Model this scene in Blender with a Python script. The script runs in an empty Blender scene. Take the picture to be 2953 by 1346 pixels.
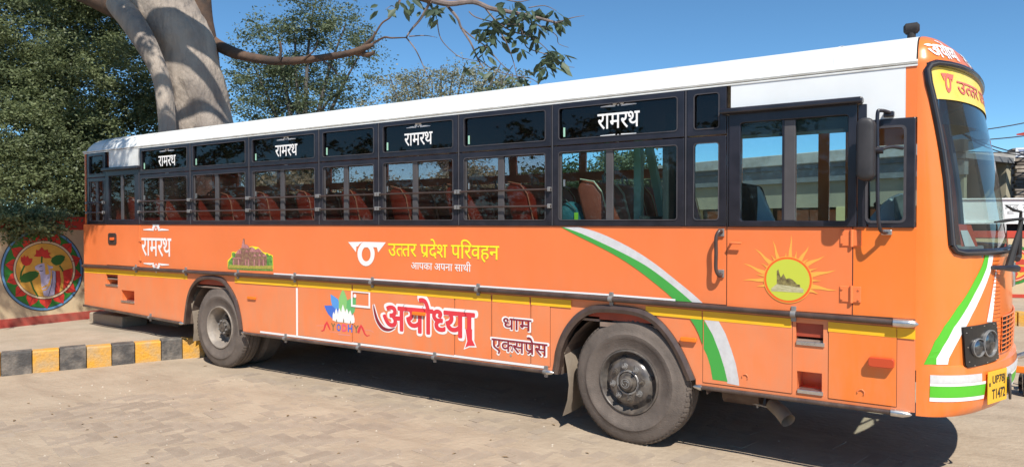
import bpy, bmesh, math, random
import numpy as np
from mathutils import Vector, Matrix, noise
from mathutils.geometry import tessellate_polygon

scene = bpy.context.scene
COL = scene.collection
random.seed(7); np.random.seed(7)
R_ = math.radians

# ------------------------------------------------------------------ camera
FOC, CX, CY = 2050.0, 1476.5, 673.0          # measured in pixels of the 2953 x 1346 photograph
YAW, PIT = R_(33.74), math.atan(33 / FOC)
CAM = Vector((0, -5.44, 1.85))
FW = Vector((-math.sin(YAW) * math.cos(PIT), math.cos(YAW) * math.cos(PIT), -math.sin(PIT)))
RT = Vector((math.cos(YAW), math.sin(YAW), 0))
UP = RT.cross(FW)
cd = bpy.data.cameras.new('camera'); cam = bpy.data.objects.new('camera', cd); COL.objects.link(cam)
cd.sensor_width = 36; cd.lens = FOC / 2953 * 36; cd.clip_start = .05; cd.clip_end = 2000
cam.matrix_world = Matrix((( RT.x, UP.x, -FW.x, CAM.x), (RT.y, UP.y, -FW.y, CAM.y), (RT.z, UP.z, -FW.z, CAM.z), (0, 0, 0, 1)))
scene.camera = cam

# ------------------------------------------------------------------ light
SUN_DIR = Vector((-.58, .56, -1.0)).normalized()
sd = bpy.data.lights.new('sun', 'SUN'); sd.energy = 4.6; sd.angle = R_(.55); sd.color = (1, .95, .87)
sun = bpy.data.objects.new('sun', sd); COL.objects.link(sun)
sun.rotation_euler = SUN_DIR.to_track_quat('-Z', 'Y').to_euler()
world = bpy.data.worlds.new('World'); scene.world = world; world.use_nodes = True
wn = world.node_tree; bg = wn.nodes['Background']
sky = wn.nodes.new('ShaderNodeTexSky'); sky.sky_type = 'NISHITA'; sky.sun_disc = False
sky.sun_elevation = math.asin(-SUN_DIR.z); sky.sun_rotation = math.atan2(-SUN_DIR.x, -SUN_DIR.y)
sky.air_density = .66; sky.dust_density = .12; sky.ozone_density = 7.5; sky.altitude = 0
tint = wn.nodes.new('ShaderNodeMix'); tint.data_type = 'RGBA'; tint.blend_type = 'MULTIPLY'; tint.inputs[0].default_value = 1; tint.inputs[7].default_value = (.86, 1.07, .98, 1)
wn.links.new(sky.outputs[0], tint.inputs[6]); wn.links.new(tint.outputs[2], bg.inputs[0]); bg.inputs[1].default_value = .12
scene.cycles.diffuse_bounces = 8; scene.cycles.max_bounces = 14; scene.cycles.transparent_max_bounces = 20
vs = scene.view_settings; vs.view_transform = 'Standard'; vs.look = 'None'; vs.gamma = 1; vs.exposure = .45
vs.use_curve_mapping = False

# ------------------------------------------------------------------ measuring helpers
def ray(px, py): return FW + RT * ((px - CX) / FOC) - UP * ((py - CY) / FOC)
def S(px, py, Y=0.0):                       # a point of the vertical plane y = Y
    r = ray(px, py); t = (Y - CAM.y) / r.y; p = CAM + r * t; return (p.x, p.z)
K = 2953 / 2576.0
def Sd(x, y, Y=0.0): return S(x * K, y * K, Y)
def SX(x, y=500): return Sd(x, y)[0]
def G(px, py, z=0.0):
    r = ray(px, py); t = (z - CAM.z) / r.z; return CAM + r * t
def S3_(px, py, Y): a = S(px, py, Y); return (a[0], Y, a[1])
def Wd(x, y, Z):                            # a point Z metres deep
    return CAM + ray(x * K, y * K) * Z

# ------------------------------------------------------------------ materials
def mat(name, col, rough=.6, metal=0, coat=0, var=0, vscale=4, bump=0, bscale=60, col2=None, trans=None, spec=.5, detail=4, lo=.35, hi=.65, stretch=None):
    m = bpy.data.materials.new(name); m.use_nodes = True
    nt = m.node_tree; b = nt.nodes['Principled BSDF']
    b.inputs['Base Color'].default_value = (*col, 1); b.inputs['Roughness'].default_value = rough
    b.inputs['Metallic'].default_value = metal; b.inputs['Coat Weight'].default_value = coat
    b.inputs['Coat Roughness'].default_value = .12
    b.inputs['Specular IOR Level'].default_value = spec
    tc = nt.nodes.new('ShaderNodeTexCoord'); src = tc.outputs['Object']
    if stretch:
        mp = nt.nodes.new('ShaderNodeMapping'); mp.inputs['Scale'].default_value = stretch
        nt.links.new(src, mp.inputs[0]); src = mp.outputs[0]
    if var or col2:
        n = nt.nodes.new('ShaderNodeTexNoise'); n.inputs['Scale'].default_value = vscale; n.inputs['Detail'].default_value = detail
        n.inputs['Roughness'].default_value = .62
        nt.links.new(src, n.inputs[0])
        r = nt.nodes.new('ShaderNodeValToRGB'); nt.links.new(n.outputs[0], r.inputs[0])
        c2 = col2 or tuple(min(1, c * (1 + var)) for c in col); c1 = col if col2 else tuple(c * (1 - var) for c in col)
        r.color_ramp.elements[0].position = lo; r.color_ramp.elements[1].position = hi
        r.color_ramp.elements[0].color = (*c1, 1); r.color_ramp.elements[1].color = (*c2, 1)
        nt.links.new(r.outputs[0], b.inputs['Base Color'])
        mr = nt.nodes.new('ShaderNodeMapRange'); mr.inputs[3].default_value = rough * .85; mr.inputs[4].default_value = min(1, rough * 1.2)
        nt.links.new(n.outputs[0], mr.inputs[0]); nt.links.new(mr.outputs[0], b.inputs['Roughness'])
    if bump:
        n2 = nt.nodes.new('ShaderNodeTexNoise'); n2.inputs['Scale'].default_value = bscale; n2.inputs['Detail'].default_value = 6
        nt.links.new(src, n2.inputs[0])
        bp = nt.nodes.new('ShaderNodeBump'); bp.inputs['Strength'].default_value = bump; bp.inputs['Distance'].default_value = .02
        nt.links.new(n2.outputs[0], bp.inputs['Height']); nt.links.new(bp.outputs[0], b.inputs['Normal'])
    return m

def glass(name, tint, rough=.02, refl=1.0, dirt=.0, ior=1.5):
    m = bpy.data.materials.new(name); m.use_nodes = True; nt = m.node_tree
    nt.nodes.remove(nt.nodes['Principled BSDF']); out = nt.nodes['Material Output']
    tr = nt.nodes.new('ShaderNodeBsdfTransparent'); tr.inputs[0].default_value = (*tint, 1)
    gl = nt.nodes.new('ShaderNodeBsdfGlossy'); gl.inputs['Roughness'].default_value = rough; gl.inputs[0].default_value = (refl, refl, refl, 1)
    fr = nt.nodes.new('ShaderNodeFresnel'); fr.inputs[0].default_value = ior
    mx = nt.nodes.new('ShaderNodeMixShader')
    gm_ = nt.nodes.new('ShaderNodeNewGeometry'); iv = nt.nodes.new('ShaderNodeMath'); iv.operation = 'SUBTRACT'; iv.inputs[0].default_value = 1
    mu = nt.nodes.new('ShaderNodeMath'); mu.operation = 'MULTIPLY'; nt.links.new(gm_.outputs['Backfacing'], iv.inputs[1]); nt.links.new(iv.outputs[0], mu.inputs[0]); nt.links.new(fr.outputs[0], mu.inputs[1])
    nt.links.new(mu.outputs[0], mx.inputs[0]); nt.links.new(tr.outputs[0], mx.inputs[1]); nt.links.new(gl.outputs[0], mx.inputs[2])
    last = mx
    if dirt:
        df = nt.nodes.new('ShaderNodeBsdfDiffuse'); df.inputs[0].default_value = (.42, .36, .31, 1)
        tc = nt.nodes.new('ShaderNodeTexCoord'); n = nt.nodes.new('ShaderNodeTexNoise'); n.inputs['Scale'].default_value = 3; n.inputs['Detail'].default_value = 6
        nt.links.new(tc.outputs['Object'], n.inputs[0])
        mr = nt.nodes.new('ShaderNodeMapRange'); mr.inputs[1].default_value = .35; mr.inputs[2].default_value = .75
        mr.inputs[3].default_value = dirt * .4; mr.inputs[4].default_value = dirt * 1.4
        nt.links.new(n.outputs[0], mr.inputs[0])
        m2 = nt.nodes.new('ShaderNodeMixShader'); nt.links.new(mr.outputs[0], m2.inputs[0]); nt.links.new(mx.outputs[0], m2.inputs[1]); nt.links.new(df.outputs[0], m2.inputs[2])
        last = m2
    nt.links.new(last.outputs[0], out.inputs[0])
    return m

def leafmat(name, c1, c2, vscale=.9, tl=.35):
    m = bpy.data.materials.new(name); m.use_nodes = True; nt = m.node_tree; b = nt.nodes['Principled BSDF']; out = nt.nodes['Material Output']
    b.inputs['Roughness'].default_value = .55
    g = nt.nodes.new('ShaderNodeNewGeometry')
    r = nt.nodes.new('ShaderNodeValToRGB'); r.color_ramp.elements[0].color = (*c1, 1); r.color_ramp.elements[1].color = (*c2, 1)
    tc = nt.nodes.new('ShaderNodeTexCoord'); n = nt.nodes.new('ShaderNodeTexNoise'); n.inputs['Scale'].default_value = vscale; nt.links.new(tc.outputs['Object'], n.inputs[0])
    mx = nt.nodes.new('ShaderNodeMath'); mx.operation = 'MULTIPLY_ADD'; mx.inputs[1].default_value = .5
    nt.links.new(g.outputs['Random Per Island'], mx.inputs[0])
    m3 = nt.nodes.new('ShaderNodeMath'); m3.operation = 'MULTIPLY_ADD'; m3.inputs[1].default_value = 1.6; m3.inputs[2].default_value = -.55
    nt.links.new(n.outputs[0], m3.inputs[0]); nt.links.new(m3.outputs[0], mx.inputs[2])
    nt.links.new(mx.outputs[0], r.inputs[0]); nt.links.new(r.outputs[0], b.inputs['Base Color'])
    t = nt.nodes.new('ShaderNodeBsdfTranslucent'); nt.links.new(r.outputs[0], t.inputs[0])
    ms = nt.nodes.new('ShaderNodeMixShader'); ms.inputs[0].default_value = tl
    nt.links.new(b.outputs[0], ms.inputs[1]); nt.links.new(t.outputs[0], ms.inputs[2]); nt.links.new(ms.outputs[0], out.inputs[0])
    return m

M = {}
M['orange'] = mat('orange_paint', (.86, .205, .058), .36, coat=.5, var=.03, vscale=1.2)
M['orange_low'] = mat('orange_paint_skirt', (.84, .215, .065), .40, coat=.4, col2=(.80, .245, .095), vscale=1.1)
M['orange_front_haze'] = mat('orange_paint_front_haze', (.88, .205, .03), .32, coat=.5, var=.02, vscale=1.5)  # same paint as the sides, with the haze's colour shift mixed in
M['white'] = mat('white_paint', (.80, .82, .82), .38, coat=.2, var=.03, vscale=2)
M['roofwhite'] = mat('roof_white_paint', (.78, .79, .77), .45, coat=.1, col2=(.66, .66, .62), vscale=2.2, stretch=(.35, 2, 2), lo=.5, hi=.8)
M['yellow'] = mat('yellow_vinyl', (.92, .50, .015), .4, var=.05, vscale=3)
M['green'] = mat('green_vinyl', (.06, .36, .06), .4, var=.03)
M['brightgreen'] = mat('bright_green_vinyl', (.10, .50, .03), .4, var=.03)
M['reflective'] = mat('silver_reflective_tape', (.62, .62, .63), .5, var=.06, vscale=20)
M['black'] = mat('black_window_trim', (.018, .016, .022), .33, coat=.3, var=.3, vscale=6)
M['blackdull'] = mat('black_dull', (.02, .018, .018), .75, var=.3, vscale=5)
M['interiordark'] = mat('interior_dark', (.05, .045, .042), .8, var=.2)
M['liner'] = mat('ceiling_liner', (.50, .44, .36), .7, var=.1)
M['floor'] = mat('bus_floor', (.25, .18, .14), .7, var=.2)
M['railbrown'] = mat('rail_brown_rubber', (.055, .035, .03), .38, coat=.2, var=.25, vscale=5)
M['chrome'] = mat('dull_chrome', (.62, .6, .57), .28, metal=.9, var=.1, vscale=25)
M['steel'] = mat('grey_steel', (.30, .29, .28), .45, metal=.5, var=.15, vscale=15)
M['bead'] = mat('rubber_bead', (.06, .055, .06), .5, var=.2)
M['grey'] = mat('grey_aluminium_track', (.11, .10, .10), .45, metal=.4, var=.1)
M['tyre'] = mat('dusty_tyre_rubber', (.105, .085, .072), .85, col2=(.155, .125, .105), vscale=6, bump=.25, bscale=90)
M['rim_black'] = mat('black_painted_rim', (.032, .031, .032), .32, coat=.4, col2=(.11, .10, .09), vscale=9)
M['rim_dusty'] = mat('dusty_rim', (.33, .28, .23), .6, col2=(.20, .17, .145), vscale=7)
M['hub_dark'] = mat('hub_dark', (.05, .042, .038), .45, col2=(.13, .11, .09), vscale=22)
M['mudflap'] = mat('dusty_mudflap', (.33, .27, .205), .85, col2=(.24, .19, .145), vscale=5)
M['chassis'] = mat('chassis_grime', (.09, .06, .048), .85, col2=(.17, .12, .09), vscale=6)
M['seat'] = mat('rust_orange_seat_vinyl', (.34, .055, .026), .5, var=.15, vscale=4)
M['piping'] = mat('cream_seat_piping', (.75, .55, .35), .5)
M['glass_dark'] = glass('dark_film_glass', (.20, .20, .22), refl=.8, dirt=.004)
M['glass'] = glass('window_glass', (.64, .58, .57), refl=.9, dirt=.02)
M['farglass'] = glass('clear_glass', (.97, .97, .97), refl=.5)
M['glass_blue'] = glass('greenish_cab_glass', (.72, .86, .87), refl=.8, dirt=.012)
M['windshield'] = glass('windshield_glass', (.66, .76, .74), refl=.8, dirt=.05, ior=1.55)
M['amber'] = mat('amber_lens', (.85, .20, .01), .25, coat=.5)
M['redlens'] = mat('red_lens', (.55, .06, .015), .25, coat=.6)
M['mint'] = mat('mint_green_paint', (.36, .62, .47), .5, var=.05)
M['text_white'] = mat('white_lettering', (.86, .84, .82), .45)
M['text_yellow'] = mat('yellow_lettering', (.90, .80, .03), .45)
M['text_red'] = mat('red_lettering', (.72, .045, .06), .45)
M['text_maroon'] = mat('maroon_lettering', (.25, .02, .035), .45)
M['text_pink'] = mat('pale_pink_lettering', (.75, .28, .22), .5)
M['platey'] = mat('number_plate_yellow', (.86, .46, .015), .35, coat=.3)
M['ink'] = mat('black_ink', (.02, .02, .02), .5)
M['banner'] = mat('yellow_banner', (.80, .56, .05), .6, col2=(.80, .62, .20), vscale=1.4)
M['mirror'] = mat('mirror_plastic', (.03, .028, .03), .5, var=.2, vscale=8, bump=.05, bscale=120)
M['teal'] = mat('teal_fabric', (.025, .13, .15), .8, var=.2, vscale=8, bump=.2, bscale=80)
M['lime'] = mat('lime_trim', (.5, .75, .05), .5)
M['cloth'] = mat('white_cloth', (.75, .76, .78), .85, var=.05)
M['bluecol'] = mat('blue_plastic', (.03, .06, .45), .4)
M['disc'] = mat('lime_yellow_disc', (.55, .60, .06), .45)
M['lightorange'] = mat('light_orange_flame', (.88, .42, .07), .45)
M['darkorange'] = mat('deep_orange_ring', (.85, .13, .02), .45)
M['temple1'] = mat('pink_temple_print', (.55, .27, .25), .5, col2=(.38, .13, .14), vscale=28)
M['temple2'] = mat('dark_temple_print', (.19, .07, .075), .5, col2=(.30, .20, .10), vscale=35)
M['sepia'] = mat('sepia_print', (.10, .075, .03), .5, col2=(.3, .25, .09), vscale=40)
M['lawn'] = mat('lawn_print', (.22, .27, .03), .5, col2=(.55, .42, .1), vscale=35, stretch=(1, 1, 5))
M['treeprint'] = mat('tree_print', (.05, .17, .03), .5, col2=(.2, .4, .08), vscale=35)
M['blue1'] = mat('light_blue_print', (.10, .32, .72), .5)
M['blue2'] = mat('blue_print', (.06, .16, .6), .5)
M['green1'] = mat('light_green_print', (.25, .55, .18), .5)
M['green2'] = mat('leaf_green_print', (.13, .45, .16), .5)
M['rosy'] = mat('rosy_print', (.8, .1, .2), .5)
M['olive'] = mat('olive_print', (.2, .16, .07), .5)

def dusty(m, zlo, zhi, amt, dust=(.45, .33, .24), ripple=.25):
    """road dust, thicker low down on the panel, in noise streaks; slight sheet-metal ripple"""
    nt = m.node_tree; b = nt.nodes['Principled BSDF']
    lk = [l for l in nt.links if l.to_socket == b.inputs['Base Color']]; src = lk[0].from_socket
    g = nt.nodes.new('ShaderNodeNewGeometry'); sx = nt.nodes.new('ShaderNodeSeparateXYZ'); nt.links.new(g.outputs['Position'], sx.inputs[0])
    mr = nt.nodes.new('ShaderNodeMapRange'); mr.inputs[1].default_value = zlo; mr.inputs[2].default_value = zhi; mr.inputs[3].default_value = 1; mr.inputs[4].default_value = .12
    nt.links.new(sx.outputs[2], mr.inputs[0])
    mp = nt.nodes.new('ShaderNodeMapping'); mp.inputs['Scale'].default_value = (5, 5, 1.3); nt.links.new(g.outputs['Position'], mp.inputs[0])
    n = nt.nodes.new('ShaderNodeTexNoise'); n.inputs['Scale'].default_value = 1.2; n.inputs['Detail'].default_value = 7; n.inputs['Roughness'].default_value = .7; nt.links.new(mp.outputs[0], n.inputs[0])
    r2 = nt.nodes.new('ShaderNodeMapRange'); r2.inputs[1].default_value = .38; r2.inputs[2].default_value = .75; r2.inputs[3].default_value = 0; r2.inputs[4].default_value = amt; nt.links.new(n.outputs[0], r2.inputs[0])
    mu = nt.nodes.new('ShaderNodeMath'); mu.operation = 'MULTIPLY'; nt.links.new(mr.outputs[0], mu.inputs[0]); nt.links.new(r2.outputs[0], mu.inputs[1])
    mx = nt.nodes.new('ShaderNodeMix'); mx.data_type = 'RGBA'; nt.links.new(mu.outputs[0], mx.inputs[0]); nt.links.new(src, mx.inputs[6]); mx.inputs[7].default_value = (*dust, 1)
    nt.links.new(mx.outputs[2], b.inputs['Base Color'])
    n3 = nt.nodes.new('ShaderNodeTexNoise'); n3.inputs['Scale'].default_value = 1.7; n3.inputs['Detail'].default_value = 2; nt.links.new(g.outputs['Position'], n3.inputs[0])
    bp = nt.nodes.new('ShaderNodeBump'); bp.inputs['Strength'].default_value = ripple; bp.inputs['Distance'].default_value = .03; nt.links.new(n3.outputs[0], bp.inputs['Height'])
    nt.links.new(bp.outputs[0], b.inputs['Normal']); nt.links.new(bp.outputs[0], b.inputs['Coat Normal'])
for k_, a_, r_ in (('orange', .35, .45), ('orange_low', .34, .5), ('orange_front_haze', .3, .2), ('white', .25, .3), ('yellow', .12, .1), ('reflective', .5, .1), ('railbrown', .22, .05)):
    dusty(M[k_], .5, 1.5, a_, ripple=r_)
dusty(M['roofwhite'], 2.6, 4.5, .55, dust=(.4, .36, .30), ripple=.4)
dusty(M['rim_black'], 0, 3, .3, ripple=.05)

# ------------------------------------------------------------------ object helpers
def rootloc(o):
    v = Vector((0, 0, 0))
    while o: v += o.location; o = o.parent
    return v
def link(name, me, parent=None, loc=(0, 0, 0), rot=None):
    o = bpy.data.objects.new(name, me); COL.objects.link(o)
    loc = Vector(loc)
    if parent: o.parent = parent; loc = loc - rootloc(parent)
    o.location = loc
    if rot: o.rotation_euler = rot
    return o
def tag(o, label=None, cat=None, group=None, kind=None):
    if label: o['label'] = label
    if cat: o['category'] = cat
    if group: o['group'] = group
    if kind: o['kind'] = kind
    return o
def thing(name, label, cat, loc=(0, 0, 0), group=None, rz=0):
    o = bpy.data.objects.new(name, None); COL.objects.link(o); o.location = loc; o.rotation_euler = (0, 0, rz)
    o.empty_display_size = .2
    return tag(o, label, cat, group)
def copy_tree(o, parent=None):
    c = o.copy(); COL.objects.link(c)
    if parent: c.parent = parent
    for ch in list(o.children): copy_tree(ch, c)
    return c

class MB:
    def __init__(s): s.v = []; s.f = []; s.m = []; s.cur = 0
    def add(s, vs, fs):
        n = len(s.v); s.v += [tuple(v) for v in vs]; s.f += [tuple(i + n for i in f) for f in fs]; s.m += [s.cur] * len(fs); return s
    def box(s, x0, x1, y0, y1, z0, z1):
        return s.add([(x, y, z) for x in (x0, x1) for y in (y0, y1) for z in (z0, z1)],
                     [(0, 1, 3, 2), (4, 6, 7, 5), (0, 4, 5, 1), (2, 3, 7, 6), (0, 2, 6, 4), (1, 5, 7, 3)])
    def tube(s, pts, r, n=8, caps=True):
        pts = [Vector(p) for p in pts]; rs = r if hasattr(r, '__len__') else [r] * len(pts)
        vs = []; fs = []; prev = None
        for i, p in enumerate(pts):
            d = (pts[min(i + 1, len(pts) - 1)] - pts[max(i - 1, 0)]).normalized()
            if prev is None: a = d.orthogonal().normalized()
            else: a = (prev - d * prev.dot(d)); a = a.normalized() if a.length > 1e-6 else d.orthogonal().normalized()
            prev = a; b = d.cross(a)
            for k in range(n):
                t = 2 * math.pi * k / n; vs.append(p + (a * math.cos(t) + b * math.sin(t)) * rs[i])
        for i in range(len(pts) - 1):
            for k in range(n):
                k2 = (k + 1) % n; fs.append((i * n + k, i * n + k2, (i + 1) * n + k2, (i + 1) * n + k))
        if caps: fs.append(tuple(range(n))[::-1]); fs.append(tuple((len(pts) - 1) * n + k for k in range(n)))
        return s.add(vs, fs)
    def lathe_y(s, prof, n=48, c=(0, 0, 0)):          # prof: (radius, y), axis along y
        vs = []; fs = []
        for (r, y) in prof:
            for k in range(n):
                t = 2 * math.pi * k / n; vs.append((c[0] + r * math.cos(t), c[1] + y, c[2] + r * math.sin(t)))
        for i in range(len(prof) - 1):
            for k in range(n):
                k2 = (k + 1) % n; fs.append((i * n + k, i * n + k2, (i + 1) * n + k2, (i + 1) * n + k))
        return s.add(vs, fs)
    def prism_y(s, polys, y0, y1):                     # polys of (x, z): outer then holes
        vl = [[Vector((p[0], p[1], 0)) for p in P] for P in polys]
        tris = tessellate_polygon(vl); flat = [p for P in polys for p in P]; n = len(flat)
        vs = [(p[0], y0, p[1]) for p in flat] + [(p[0], y1, p[1]) for p in flat]
        fs = [tuple(t) for t in tris] + [tuple(i + n for i in reversed(t)) for t in tris]
        o = 0
        for P in polys:
            m = len(P)
            for i in range(m): j = (i + 1) % m; fs.append((o + i, o + j, o + j + n, o + i + n))
            o += m
        return s.add(vs, fs)
    def build(s, name, mats, parent=None, loc=(0, 0, 0), rot=None, smooth=False, bevel=0):
        me = bpy.data.meshes.new(name); me.from_pydata(s.v, [], s.f)
        for m in (mats if isinstance(mats, (list, tuple)) else [mats]): me.materials.append(m)
        me.polygons.foreach_set('material_index', s.m)
        bm = bmesh.new(); bm.from_mesh(me); bmesh.ops.recalc_face_normals(bm, faces=bm.faces)
        if bevel: bmesh.ops.bevel(bm, geom=[e for e in bm.edges if len(e.link_faces) == 2 and e.calc_face_angle(0) > .6], offset=bevel, segments=2, affect='EDGES', profile=.5)
        bm.to_mesh(me); bm.free()
        if smooth:
            me.polygons.foreach_set('use_smooth', [True] * len(me.polygons))
            me.set_sharp_from_angle(angle=R_(38))
        return link(name, me, parent, loc, rot)

def plate(name, polys, y0, y1, m, parent, bevel=0, loc=(0, 0, 0)):
    return MB().prism_y(polys, y0, y1).build(name, m, parent, loc, bevel=bevel)
def rect(x0, x1, z0, z1): return [(x0, z0), (x1, z0), (x1, z1), (x0, z1)]
def rrect(x0, x1, z0, z1, r=.03, n=4):
    out = []
    for cx, cz, a in ((x1 - r, z0 + r, -90), (x1 - r, z1 - r, 0), (x0 + r, z1 - r, 90), (x0 + r, z0 + r, 180)):
        for i in range(n + 1): t = R_(a + 90 * i / n); out.append((cx + r * math.cos(t), cz + r * math.sin(t)))
    return out
def flat(name, polylist, y, m, parent, layer=0):       # thin vinyl print on the side of the bus, polys in (x, z)
    mb = MB()
    for i, polys in enumerate(polylist):
        if not hasattr(polys[0][0], '__len__'): polys = [polys]
        vl = [[Vector((p[0], p[1], 0)) for p in P] for P in polys]
        fl = [p for P in polys for p in P]
        mb.add([(p[0], y - .00015 * i, p[1]) for p in fl], [tuple(t) for t in tessellate_polygon(vl)])
    return mb.build(name, m, parent)
def zz(pts, ox, oy, s, Y=0):                            # points read off an enlarged crop of the photograph
    return [S(ox + x / s, oy + y / s, Y) for x, y in pts]
def stroke(pts, w):                                     # ribbon polygon along a 2-d path, w = width or list
    n = len(pts); ws = w if hasattr(w, '__len__') else [w] * n; L = []; Rr = []
    for i in range(n):
        a = pts[max(i - 1, 0)]; b = pts[min(i + 1, n - 1)]; dx, dz = b[0] - a[0], b[1] - a[1]; l = math.hypot(dx, dz) or 1
        nx, nz = -dz / l * ws[i] / 2, dx / l * ws[i] / 2
        L.append((pts[i][0] + nx, pts[i][1] + nz)); Rr.append((pts[i][0] - nx, pts[i][1] - nz))
    return L + Rr[::-1]
def smooth_path(pts, n=6, closed=False):                # Catmull-Rom
    out = []; N = len(pts); dim = len(pts[0])
    rng = range(N if closed else N - 1)
    for i in rng:
        if closed: p0, p1, p2, p3 = (pts[(i + k - 1) % N] for k in range(4))
        else: p0, p1, p2, p3 = pts[max(i - 1, 0)], pts[i], pts[i + 1], pts[min(i + 2, N - 1)]
        for j in range(n):
            t = j / n
            out.append(tuple(.5 * (2 * p1[d] + (p2[d] - p0[d]) * t + (2 * p0[d] - 5 * p1[d] + 4 * p2[d] - p3[d]) * t * t + (3 * p1[d] - p0[d] - 3 * p2[d] + p3[d]) * t ** 3) for d in range(dim)))
    if not closed: out.append(tuple(pts[-1]))
    return out
def circle(cx, cz, r, n=40, rz=None): return [(cx + r * math.cos(2 * math.pi * i / n), cz + (rz or r) * math.sin(2 * math.pi * i / n)) for i in range(n)]
def interp(x, tab):
    if x <= tab[0][0]: return tab[0][1]
    for (a, va), (b, vb) in zip(tab, tab[1:]):
        if x <= b: return va + (vb - va) * (x - a) / (b - a)
    return tab[-1][1]

# ---- lettering: glyph meshes from the built-in font, conjuncts composed from cut glyphs
def glyph(s, off=0.0):
    c = bpy.data.curves.new('lettering', 'FONT'); c.body = s; c.size = 1; c.offset = off; c.resolution_u = 4
    o = bpy.data.objects.new('lettering', c); me = o.to_mesh()
    vs = [(v.co.x, v.co.y) for v in me.vertices]; fs = [tuple(p.vertices) for p in me.polygons]
    o.to_mesh_clear(); bpy.data.objects.remove(o); bpy.data.curves.remove(c)
    return vs, fs
_ref = glyph('न'); REF0 = min(v[1] for v in _ref[0]); REF1 = max(v[1] for v in _ref[0])
def cutx(vs, fs, x):
    bm = bmesh.new(); V = [bm.verts.new((v[0], v[1], 0)) for v in vs]
    for f in fs:
        try: bm.faces.new([V[i] for i in f])
        except ValueError: pass
    bmesh.ops.bisect_plane(bm, geom=bm.verts[:] + bm.edges[:] + bm.faces[:], plane_co=(x, 0, 0), plane_no=(1, 0, 0), clear_outer=True)
    bm.verts.index_update(); v2 = [(v.co.x, v.co.y) for v in bm.verts]; f2 = [tuple(v.index for v in f.verts) for f in bm.faces]; bm.free()
    return v2, f2
def compose(pieces, off=0.0):                            # 'text', ('h', 'ध') half form, ('r', 'प') with rakar, ' ' gap
    V = []; F = []; x = 0; lay = []
    for i, p in enumerate(pieces):
        if p == ' ': x += .26; continue
        kind, t = p if isinstance(p, tuple) else ('', p)
        base, _ = glyph(t); bx0 = min(v[0] for v in base); bx1 = max(v[0] for v in base)
        vs, fs = glyph(t, off)
        if kind == 'h':
            c = bx1 - (.115 if t == 'क' else .225 if t == 'ध' else .165); vs, fs = cutx(vs, fs, c); bx1 = c
        n = len(V); V += [(v[0] - bx0 + x, v[1], i) for v in vs]; F += [tuple(k + n for k in f) for f in fs]
        if kind == 'r':
            d = bx1 - bx0 - .19 + x; w = .06 + 2 * off; P = stroke([(d + .06, .20), (d - .20, .02)], w); n = len(V)
            V += [(q[0], q[1], i + .5) for q in P]; F += [(n, n + 1, n + 2, n + 3)]
        x += bx1 - bx0 - .004
    return V, F, x
def lettering(name, pieces, x0, x1, z0, z1, m, parent, surf, off=0.0, lift=0.0, italic=0, eps=.0002):
    """z0 foot line, z1 head line; surf(u, z, lift) -> world point"""
    V, F, w = compose(pieces, 0); sx = (x1 - x0) / w; sz = (z1 - z0) / (REF1 - REF0)
    n = 1 if off == 0 else (8 if off < .03 else 14); R = off * .75 * (z1 - z0) / (REF1 - REF0); mb = MB()
    for k in range(n):
        dx, dz = (R * math.cos(2 * math.pi * k / n), R * math.sin(2 * math.pi * k / n)) if n > 1 else (0, 0)
        mb.add([surf(x0 + v[0] * sx + dx, z0 + (v[1] - REF0) * sz + dz, lift + .00003 * v[2] + .00012 * k) for v in V], F)
    return mb.build(name, m, parent)
def side(u, z, l): return (u, -l, z)

# ================================================================== GROUND
gmat = mat('sandy_dust', (.33, .255, .182), .95, col2=(.43, .345, .252), vscale=1.6, bump=.6, bscale=16, detail=10, lo=.3, hi=.7)
nt = gmat.node_tree; b_ = nt.nodes['Principled BSDF']; src_ = [l for l in nt.links if l.to_socket == b_.inputs['Base Color']][0].from_socket
tc_ = nt.nodes.new('ShaderNodeTexCoord'); mp_ = nt.nodes.new('ShaderNodeMapping'); mp_.inputs['Scale'].default_value = (.5, 2.2, 1); mp_.inputs['Rotation'].default_value = (0, 0, .2); nt.links.new(tc_.outputs['Object'], mp_.inputs[0])
n_ = nt.nodes.new('ShaderNodeTexNoise'); n_.inputs['Scale'].default_value = 1.4; n_.inputs['Detail'].default_value = 9; n_.inputs['Roughness'].default_value = .72; nt.links.new(mp_.outputs[0], n_.inputs[0])
r_ = nt.nodes.new('ShaderNodeMapRange'); r_.inputs[1].default_value = .5; r_.inputs[2].default_value = .75; r_.inputs[4].default_value = .75; nt.links.new(n_.outputs[0], r_.inputs[0])
x_ = nt.nodes.new('ShaderNodeMix'); x_.data_type = 'RGBA'; nt.links.new(r_.outputs[0], x_.inputs[0]); nt.links.new(src_, x_.inputs[6]); x_.inputs[7].default_value = (.25, .185, .13, 1); nt.links.new(x_.outputs[2], b_.inputs['Base Color'])
def gh(x, y):
    h = .010 * noise.noise(Vector((x * .55, y * .55, 0))) + .006 * noise.noise(Vector((x * 2.1, y * 2.1, 3))) + .003 * noise.noise(Vector((x * 7, y * 7, 9)))
    return h
def axis(lo, hi, step, far):
    c = list(np.arange(lo, hi + 1e-6, step)); d = step; a = lo; L = []
    while a > -far: d *= 1.45; a -= d; L.append(a)
    d = step; a = hi; Rr = []
    while a < far: d *= 1.45; a += d; Rr.append(a)
    return L[::-1] + c + Rr
gx = axis(-9.5, 2.2, .06, 500); gy = axis(-3.6, 2.6, .06, 500)
gv = [(x, y, gh(x, y)) for y in gy for x in gx]; nx = len(gx)
gf = [(j * nx + i, j * nx + i + 1, (j + 1) * nx + i + 1, (j + 1) * nx + i) for j in range(len(gy) - 1) for i in range(nx - 1)]
gm = bpy.data.meshes.new('ground'); gm.from_pydata(gv, [], gf); gm.materials.append(gmat)
gm.polygons.foreach_set('use_smooth', [True] * len(gm.polygons))
ground = link('ground', gm); tag(ground, kind='structure')

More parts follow.
